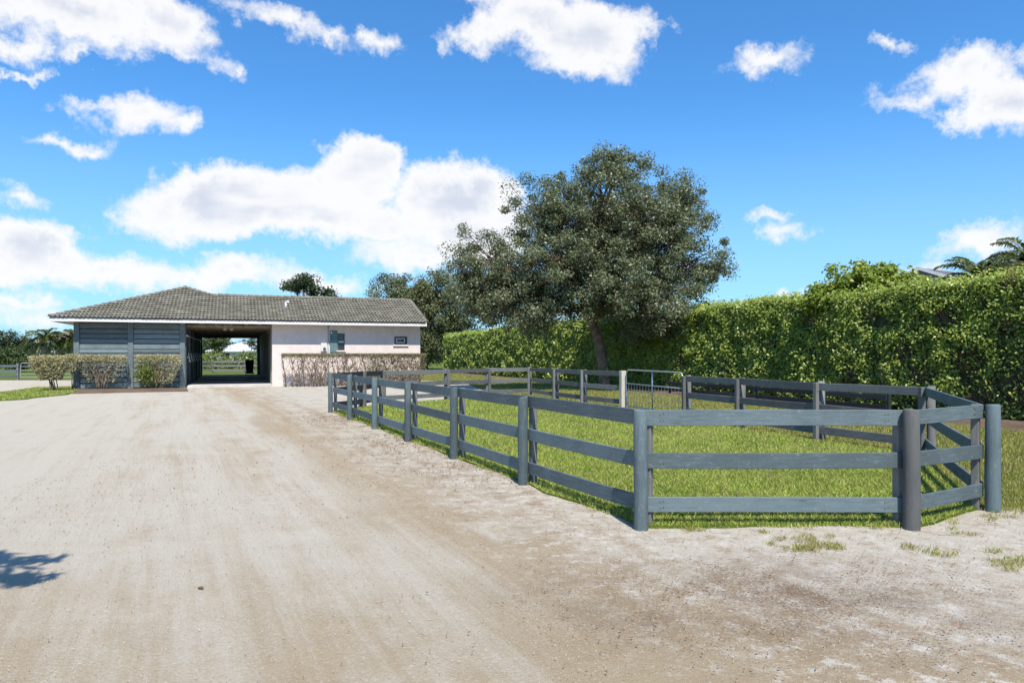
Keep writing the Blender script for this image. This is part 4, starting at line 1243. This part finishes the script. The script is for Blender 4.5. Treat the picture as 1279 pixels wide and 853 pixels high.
X = np.concatenate([X, Y, Z]); L = rng.uniform(.045, .085, len(X))
leaves('foliage', X, np.array([0, -.3, .5]) + rng.normal(size=(len(X), 3)) * .8, L, L * .55, M['dry_leaf'], wing_hedge)


# ------------------------------------------------------------------ palms
def palm(name, label, base, h, fl, nf, seed, group=None, leaf_w=.045, droop=.75, mat='palm_leaf', lean=(0, 0)):
    rr = random.Random(seed)
    root = empty(name, (base[0], base[1], 0)); tag(root, label, 'palm tree', group)
    mb = MB(); mb.tube([(0, 0, -.1), (lean[0] * .2, lean[1] * .2, h * .3), (lean[0] * .6, lean[1] * .6, h * .7), (lean[0], lean[1], h)], [.22, .17, .15, .13], 10)
    mb.build('trunk', M['palm_bark'], root, smooth=True)
    for k in range(nf):
        az = 2 * math.pi * (k * .381966) + rr.uniform(-.2, .2); elv = math.radians(78 - 95 * (k / nf) + rr.uniform(-8, 8))
        L = fl * rr.uniform(.85, 1.1); pts = []; p = np.array([lean[0], lean[1], h]); e = elv
        for j in range(12):
            pts.append(p.copy()); e -= droop * .16 * (.6 + j * .09)
            p = p + L / 11 * np.array([math.cos(az) * math.cos(e), math.sin(az) * math.cos(e), math.sin(e)])
        fb = MB(); fb.tube(pts, list(np.linspace(.028, .006, 12)), 4)
        side = np.array([-math.sin(az), math.cos(az), 0])
        for j in range(1, 46):
            tt = j / 46 * 11; i = int(tt); q = pts[i] + (pts[min(i + 1, 11)] - pts[i]) * (tt - i); d = unit(pts[min(i + 1, 11)] - pts[max(i - 1, 0)])
            ll = L * .30 * math.sin(math.pi * (.12 + .82 * j / 46)) * rr.uniform(.85, 1.1)
            for s in (-1, 1):
                o = unit(side * s * .8 + d * .55 + np.array([0, 0, rr.uniform(.0, .45)]))
                m = q + o * ll * .5; tp = q + o * ll + np.array([0, 0, -ll * rr.uniform(.25, .6)]); wv = np.cross(o, (0, 0, 1)) ; wv = unit(wv) * leaf_w * .5
                fb.add([q, m - wv, tp, m + wv], [(0, 1, 2, 3)])
        fb.build('frond', M[mat], root)
    return root


pz = 27.0
pw = W(1228, 350, pz)
palm('palm_tree', 'shorter feathery palm whose arching fronds clear the hedge beside the grey roof', (pw[0], pz), pw[2] - .1, 1.75, 34, 4, leaf_w=.075, droop=.7)
pw = W(1288, 338, pz + 1.5)
palm('palm_tree', 'dense feathery palm behind the hedge whose crown overtops the first', (pw[0], pz + 1.5), pw[2] + .1, 2.0, 36, 9, leaf_w=.08, droop=.75)


# ------------------------------------------------------------------ neighbouring houses
def house(name, label, c, rot, L, D, eave, rise, wallm, roofm, hip=False, ov=.5, win=()):
    root = empty(name, (c[0], c[1], 0), rot); tag(root, label, 'house')
    mb = MB(); mb.box((-L / 2, -D / 2, -.1), (L / 2, D / 2, eave)); mb.build('wall', wallm, root)
    a, b = L / 2 + ov, D / 2 + ov; rx = (a - b) if hip else a
    e = eave + .004; th = .16
    v = [(-a, -b, e), (a, -b, e), (a, b, e), (-a, b, e), (-a, -b, e + th), (a, -b, e + th), (a, b, e + th), (-a, b, e + th), (-rx, 0, e + th + rise), (rx, 0, e + th + rise)]
    mb = MB(); mb.add(v, [(0, 3, 2, 1), (0, 1, 5, 4), (1, 2, 6, 5), (2, 3, 7, 6), (3, 0, 4, 7), (4, 5, 9, 8), (5, 6, 9), (6, 7, 8, 9), (7, 4, 8)])
    rf = mb.build('roof', roofm, root)
    mb = MB(); mb.box((-a - .02, -b - .03, e - .02), (a + .02, -b - .004, e + th + .01)); mb.build('fascia', M['white_trim'], rf)
    if not hip:
        for s in (-1, 1):
            x0, x1 = (a + .004, a + .04) if s > 0 else (-a - .04, -a - .004)
            mb = MB()
            for (y0, y1) in ((-b, 0), (b, 0)):
                mb.add([(x0, y0, e + th - .15), (x1, y0, e + th - .15), (x1, y0, e + th + .05), (x0, y0, e + th + .05), (x0, y1, e + th + rise - .15), (x1, y1, e + th + rise - .15), (x1, y1, e + th + rise + .05), (x0, y1, e + th + rise + .05)],
                       [(0, 1, 2, 3), (4, 7, 6, 5), (0, 4, 5, 1), (1, 5, 6, 2), (2, 6, 7, 3), (3, 7, 4, 0)])
            mb.build('rake_board', M['white_trim'], rf)
    for (x, z, w_, h_) in win:
        mb = MB(); mb.box((x - w_ / 2, -D / 2 - .06, z), (x + w_ / 2, -D / 2 - .004, z + h_)); wn = mb.build('window', M['white_trim'], root)
        mb = MB(); mb.box((x - w_ / 2 + .07, -D / 2 - .075, z + .07), (x + w_ / 2 - .07, -D / 2 - .062, z + h_ - .07)); mb.build('pane', M['glass'], wn)
    return root


M['shingle'] = plain('grey_shingle', (0.11, 0.11, 0.115), 0.9, 0.15, 4.0)
M['roof_brown'] = plain('brown_tile_roof', (0.23, 0.17, 0.135), 0.9, 0.15, 4.0)
M['roof_pale'] = plain('pale_metal_roof', (0.5, 0.52, 0.56), 0.5, 0.06, 2.0)
M['house_white'] = plain('white_house_wall', (0.6, 0.58, 0.6), 0.85, 0.04)
hz_ = 44.0
hc = W(1222, 441, hz_)
house('house', 'grey-roofed house with white rake boards just visible over the tall hedge', (hc[0] + 1.2, hz_ + 4), math.radians(34), 9, 7, 5.2, 1.62, M['house_white'], M['shingle'])
hc = W(72, 441, 92)
house('house', 'white house with brown hipped roof behind the palms past the paddock road', (hc[0] + 1.0, 98), math.radians(12), 13, 8, 3.0, 1.55, M['house_white'], M['roof_brown'], True, win=((-4.2, 1.0, 1.4, 1.4), (0, 1.0, 1.4, 1.4), (4, 1.0, 1.4, 1.4)))
hc = W(304, 441, 120)
house('house', 'pale-roofed house seen through the open barn aisle', (hc[0], 122), 0, 9.5, 8, 1.9, 1.55, M['house_white'], M['roof_pale'], True, win=((-2, .6, 1.2, 1.1), (2, .6, 1.2, 1.1)))

# ------------------------------------------------------------------ things beyond the barn
def rail_fence(name, label, pts, h, mat, nr=3, group=None):
    root = empty(name, (pts[0][0], pts[0][1], 0)); tag(root, label, 'fence', group)
    for i in range(len(pts) - 1):
        a, b = np.array(pts[i]), np.array(pts[i + 1])
        L = np.linalg.norm(b - a); k = max(1, round(L / 2.6)); nrm = np.array([(b - a)[1], -(b - a)[0]]) / L
        for j in range(k + (1 if i == len(pts) - 2 else 0)):
            q = a + (b - a) * j / k
            square_post(root, q[0] , q[1], .13, .11, h + .03, math.atan2((b - a)[1], (b - a)[0]), M['fence_grey_post'], 'post')
        for j in range(k):
            p, q = a + (b - a) * j / k, a + (b - a) * (j + 1) / k
            for r in range(nr):
                z = h * (.12 + .66 * r / (nr - 1)) if nr > 1 else h * .7
                board('rail', p + nrm * .075, q + nrm * .075, z, z, h * .16, .03, mat, root)
    return root


rail_fence('field_fence', 'grey-blue three-board fence along the far side of the left-hand road', [tuple(W(-330, 441, 45)[:2]), tuple(W(22, 441, 45)[:2])], .95, M['fence'])
gq = W(22, 441, 45)
fg = empty('farm_gate', (gq[0] + .15, 45.05, 0), 0.03)
tag(fg, 'tubular gate in the far field fence left of the barn', 'gate')
mb = MB(); gl = 3.2
loop = [(0, 0, .1), (0, 0, .85)] + [(.15 - .15 * math.cos(k * math.pi / 10), 0, .85 + .15 * math.sin(k * math.pi / 10)) for k in range(1, 6)] + [(gl - .15, 0, 1.0), (gl, 0, .85), (gl, 0, .1), (.01, 0, .1)]
mb.tube(loop, .028, 6); mb.build('frame', M['metal'], fg)
for z in (.32, .55, .78):
    mb = MB(); mb.tube([(0, 0, z), (gl, 0, z)], .02, 6); mb.build('crossbar', M['metal'], fg)
rail_fence('field_fence', 'grey board fence seen through the open barn aisle', [tuple(W(225, 441, 60)[:2]), tuple(W(345, 441, 61)[:2])], 1.05, M['fence_grey'])

tz_ = 64
for i, (px, lab, mat_, sx_, top) in enumerate([
        (8, 'broad green bush cluster behind the far field fence', 'mid_tree', 34, 430),
        (52, 'dark spreading bush behind the far gate', 'dark_tree', 30, 436),
        (98, 'low dark bush behind the corner of the board end', 'dark_tree', 26, 438)]):
    tree('bush', lab, W(px, 441, tz_ + i)[:2], [(*W(px, 441, tz_ + i)[:2], -.1), tuple(W(px, 462, tz_ + i)), tuple(W(px, 455, tz_ + i))], .1, [
        lob(px - sx_ * .5, (top + 455) / 2 + 2, tz_ + i, sx_ * .6, (458 - top) / 2, 26), lob(px + sx_ * .4, (top + 458) / 2 + 3, tz_ + i, sx_ * .6, (456 - top) / 2, 26), lob(px, (top + 460) / 2 + 5, tz_ + i, sx_, 9, 24)],
         (.24, .12), M[mat_], M['bark'], per=70, cl_r=(.4, .8), cat='bush', group='bushes behind the far field fence', seed=20 + i, twigs=.2)
for i, (px, py, z, lab) in enumerate([(57, 424, 78, 'spreading palm in front of the white house'), (90, 424, 79, 'palm rising close beside the barn eave')]):
    p = W(px, py, z)
    palm('palm_tree', lab, (p[0], z), p[2], 2.3, 18, 40 + i, 'palms past the left-hand road', .14, .85)
for i, (px, top, rx) in enumerate([(4, 413, 20), (26, 419, 14), (76, 419, 13)]):
    z = 84 + i
    tree('garden_tree', ['rounded dark tree over the broad green bush cluster', 'small rounded tree beside the white house wall', 'dark tree crown before the brown hipped roof'][i], W(px, 441, z)[:2], [(*W(px, 441, z)[:2], -.1), tuple(W(px, 446, z)), tuple(W(px, 440, z))], .16, [
        lob(px, (top + 445) / 2, z, rx, (445 - top) / 2, 30), lob(px + rx * .5, (top + 448) / 2, z, rx * .7, (445 - top) / 2.4, 20)],
         (.26, .13), M['dark_tree'], M['bark'], per=60, cl_r=(.4, .9), group='trees past the left-hand road', seed=70 + i, twigs=.4)
for i, (px, z, top, rx, lab, mat_) in enumerate([(268, 76, 414, 15, 'light green tree at the left of the view through the aisle', 'mid_tree'), (330, 80, 418, 20, 'dark leafy tree at the right of the view through the aisle', 'dark_tree'), (295, 130, 428, 20, 'far tree behind the pale-roofed house', 'dark_tree')]):
    tree('garden_tree', lab, W(px, 441, z)[:2], [(*W(px, 441, z)[:2], -.1), tuple(W(px, 445, z)), tuple(W(px, 436, z))], .16, [
        lob(px, (top + 440) / 2, z, rx, (440 - top) / 2, 34), lob(px + rx * .4, (top + 440) / 2 - 3, z, rx * .6, (440 - top) / 3, 18)],
         (.24, .12), M[mat_], M['bark'], per=60, cl_r=(.4, .8), group='trees beyond the barn aisle', seed=60 + i, twigs=.5)
# clipped hedge seen through the aisle
ah = W(298, 441, 68); ahh = empty('garden_hedge', (ah[0], 68, 0)); tag(ahh, 'rounded green hedge seen through the barn aisle behind the board fence', 'hedge')
n = 9000; P = ball(n) * np.array([6.0, .9, 1.0]); P[:, 2] = np.abs(P[:, 2]) * 1.9 + .05
P[:, 0] = rng.uniform(-6, 6, n); P[:, 2] *= (.9 + .12 * np.sin(P[:, 0] * 2.0))
leaves('foliage', P, np.array([0, -.4, .6]) + rng.normal(size=(n, 3)) * .6, rng.uniform(.14, .26, n), rng.uniform(.08, .14, n), M['green_leaf'], ahh)
mb = MB()
for k in range(14):
    mb = MB(); x = -5.6 + k * .86; mb.tube([(x, 0, -.05), (x + .05, 0, .6), (x - .1, .1, 1.3)], [.05, .04, .02], 5)
    mb.build('stem', M['twig'], ahh)

# far-off line of woodland closing the fields behind everything
n = 26000
X = rng.uniform(-190, 70, n); hgt = 3.4 + 1.1 * np.array([mnoise.noise((x * .09, 0, 5)) + .5 * mnoise.noise((x * .35, 0, 8)) for x in X])
Zt = hgt * rng.random(n) ** .7; Yt = 138 + .12 * X + rng.normal(0, 2.2, n)
Vv = leaf_verts(np.stack([X, Yt, Zt], 1), np.array([0, -.5, .6]) + rng.normal(size=(n, 3)) * .6, rng.uniform(.5, 1.1, n), rng.uniform(.3, .6, n))
tag(link('woodland', np_mesh('woodland', Vv, np.arange(len(Vv)).reshape(-1, 4), M['dark_tree'])), kind='stuff')

# tree off to the left whose branch tips shade the drive
sx0, sy0 = G(-36, 708)
off = np.array([SUN_DIR.x, SUN_DIR.y]) / SUN_DIR.z
hB = 4.3; c0 = np.array([sx0, sy0]) + off * hB
tree('shade_tree', 'roadside tree whose leafy branch shades the left edge of the drive', (c0[0] - 4.2, c0[1] - .6), [(c0[0] - 4.2, c0[1] - .6, -.1), (c0[0] - 4.15, c0[1] - .6, 1.6), (c0[0] - 4.0, c0[1] - .5, 3.0)], .2, [
    ((c0[0] - 3.6, c0[1] - .3, 5.2), (2.4, 2.2, 1.4), 70), ((c0[0] - 1.2, c0[1] - .0, 4.5), (.9, .22, .3), 12), ((c0[0] - .10, c0[1] + .16, 4.35), (.66, .07, .10), 12), ((c0[0] + .15, c0[1] - .24, 4.3), (.55, .08, .08), 14)],
     (.30, .075), M['mid_tree'], M['bark'], per=13, cl_r=(.10, .22), seed=80, twigs=1.0, rag=.2)

# ------------------------------------------------------------------ grass, litter, shell
pts = sample_poly(lawn_poly, 230000, 1.35)
o = grass('grass', pts, M['grass'], .008, .022, .062, .004, .009, 1.1)
pts = sample_poly(side_poly, 110000, 1.3)
grass('grass', pts, M['grass_dry'], .006, .025, .06)
pts = sample_poly(verge_poly, 9000, .5); grass('grass', pts, M['grass'], .018, .03, .06, .006, .012)
pts = sample_poly(strip_poly, 9000, .5); grass('grass', pts, M['grass_dry'], .016, .03, .06, .006, .012)

# ragged fringe and sparse tufts creeping onto the sand
fr = []
for i in range(7):
    a, b = RUN_A[min(i, 6)], RUN_A[min(i, 6) + 1]
    n = 2600 if i > 3 else 1500
    tt = rng.random(n); nrm = np.array([unit(b - a)[1], -unit(b - a)[0]])
    w_ = (np.abs(rng.normal(0, .06, n)) * (1 + 1.2 * np.sin(tt * 9 + i) ** 2))
    fr.append(a + (b - a) * tt[:, None] + nrm * (w_ * .45 - .075)[:, None])
grass('grass', np.concatenate(fr), M['grass'], -.005, .02, .05)
fr = []
for (a, b, n) in ((np.array(side_pts[0]), np.array(side_pts[1]), 5000), (np.array(side_pts[1]), np.array(side_pts[2]), 3000)):
    tt = rng.random(n); fr.append(a + (b - a) * tt[:, None] + np.stack([np.zeros(n), -np.abs(rng.normal(0, .10, n)) * (1 + 1.5 * np.sin(tt * 13) ** 2) + .06], 1))
grass('grass', np.concatenate(fr), M['grass_dry'], -.005, .02, .05)
tf = []
for (px, py, rx, ry, n) in [(1010, 680, 34, 9, 900), (1045, 684, 20, 6, 350), (1000, 672, 18, 4, 200), (1140, 682, 16, 5, 160), (1175, 690, 16, 5, 160), (1262, 704, 24, 9, 500), (1240, 690, 12, 5, 110),
                            (1160, 690, 8, 3, 90), (1250, 645, 30, 7, 300), (860, 662, 18, 4, 200), (955, 664, 14, 3, 120), (1090, 660, 10, 3, 80), (1185, 655, 10, 6, 130), (1205, 668, 12, 4, 90)]:
    for k in range(max(2, n // 42)):
        qx, qy = px + R.gauss(0, .55) * rx, py + R.gauss(0, .55) * ry
        g2 = G(qx, qy)
        tf.append(np.array(g2) + rng.normal(0, .028, (26, 2)))
grass('grass', np.concatenate(tf), M['grass_dry'], .0, .02, .055, .003, .006, 1.2)

# fallen leaves and twigs: thick along the fence and the trodden patch, thin elsewhere
def litter_pts():
    out = []
    n = 6500; i = rng.integers(0, 6, n); tt = rng.random(n)
    A = np.array(NEAR); a = A[i]; b = A[i + 1]; q = a + (b - a) * tt[:, None]
    keep = np.array([mnoise.noise((p[0] * .9, p[1] * .9, 4)) for p in q]) + rng.normal(0, .25, n) > -.02
    q = q + np.array([FN[0], FN[1]]) * (np.abs(rng.normal(.1, .75, n)))[:, None]; out.append(q[keep])
    q = np.stack([rng.normal(1.9, 1.15, 8000), rng.normal(4.8, .75, 8000)], 1)
    keep = np.array([mnoise.noise((p[0] * 2.1, p[1] * 2.1, 8)) for p in q]) + rng.normal(0, .22, len(q)) > .05; out.append(q[keep])
    q = np.stack([rng.uniform(1.0, 6.5, 1500), rng.uniform(3.2, 7.2, 1500)], 1); out.append(q)
    q = np.stack([rng.uniform(-7, 1.5, 420), rng.uniform(3.0, 16, 420)], 1); out.append(q)
    q = np.stack([rng.normal(-3.6, .9, 260), rng.normal(13.5, 2.0, 260)], 1); out.append(q)
    q = np.concatenate(out)
    return q[(q[:, 1] > 1.5) & ~in_poly(q, lawn_poly)]


lp_ = litter_pts(); n = len(lp_)
C = np.concatenate([lp_, np.full((n, 1), .008)], 1)
L = rng.uniform(.010, .034, n) * np.clip(np.hypot(lp_[:, 0], lp_[:, 1]) / 7, .8, 1.5)
V = leaf_verts(C, np.array([0, 0, 1.0]) + rng.normal(size=(n, 3)) * .28, L, L * rng.uniform(.2, .55, n), .10)
kk = rng.random(n) < .45
V = V.reshape(-1, 4, 3); cen = V.mean(1, keepdims=True)
ax = V[:, 2:3] - V[:, 0:1]; ax = ax / (np.linalg.norm(ax, axis=2, keepdims=True) + 1e-9)
al = ((V - cen) * ax).sum(2, keepdims=True) * ax; st_ = cen + al * 2.0 + (V - cen - al) * .35
V = np.where(kk[:, None, None], st_, V).reshape(-1, 3)
tag(link('leaf_litter', np_mesh('leaf_litter', V, np.arange(len(V)).reshape(-1, 4), M['litter'])), kind='stuff')

n = 42000
q = np.stack([rng.uniform(-6, 7, n * 3), 2.0 + 9.0 * rng.random(n * 3) ** 1.5], 1)
q = q[~in_poly(q, lawn_poly)]; q = q[~in_poly(q, side_poly)][:n]; n = len(q)
r_ = rng.uniform(.0015, .0055, n) * np.clip(q[:, 1] / 5, .8, 1.6) * (1 + .6 * (rng.random(n) > .985))
tet = np.array([[1, 0, -.3], [-.5, .87, -.3], [-.5, -.87, -.3], [.1, .1, .75]])
V = (np.concatenate([q, np.full((n, 1), .004)], 1)[:, None, :] + tet[None] * r_[:, None, None] * rng.uniform(.6, 1.4, (n, 4, 1))).reshape(-1, 3)
Fq = (np.array([[0, 1, 3], [1, 2, 3], [2, 0, 3]])[None] + (np.arange(n) * 4)[:, None, None]).reshape(-1, 3)
tag(link('shell_gravel', np_mesh('shell_gravel', V, Fq, M['pebble'])), kind='stuff')

# horse dropping on the drive
dx, dy = G(251, 734)
mb = MB()
for k in range(7):
    a = R.uniform(0, 6.28); r = R.uniform(0, .028)
    c = (r * math.cos(a), r * math.sin(a) * .8, .012 + R.uniform(0, .008))
    mb.tube([(c[0] - .014, c[1], c[2]), (c[0] - .006, c[1], c[2]), (c[0] + .006, c[1] + .003, c[2]), (c[0] + .014, c[1], c[2])], [.004, .012, .012, .004], 6)
o = mb.build('dropping', plain('dung', (.13, .085, .05), .95, .3, 30.0), smooth=True); o.location = (dx, dy, -.006); o.scale = (.75, .75, .5)
tag(o, 'small brown dropping lying on the sand drive', 'dropping')
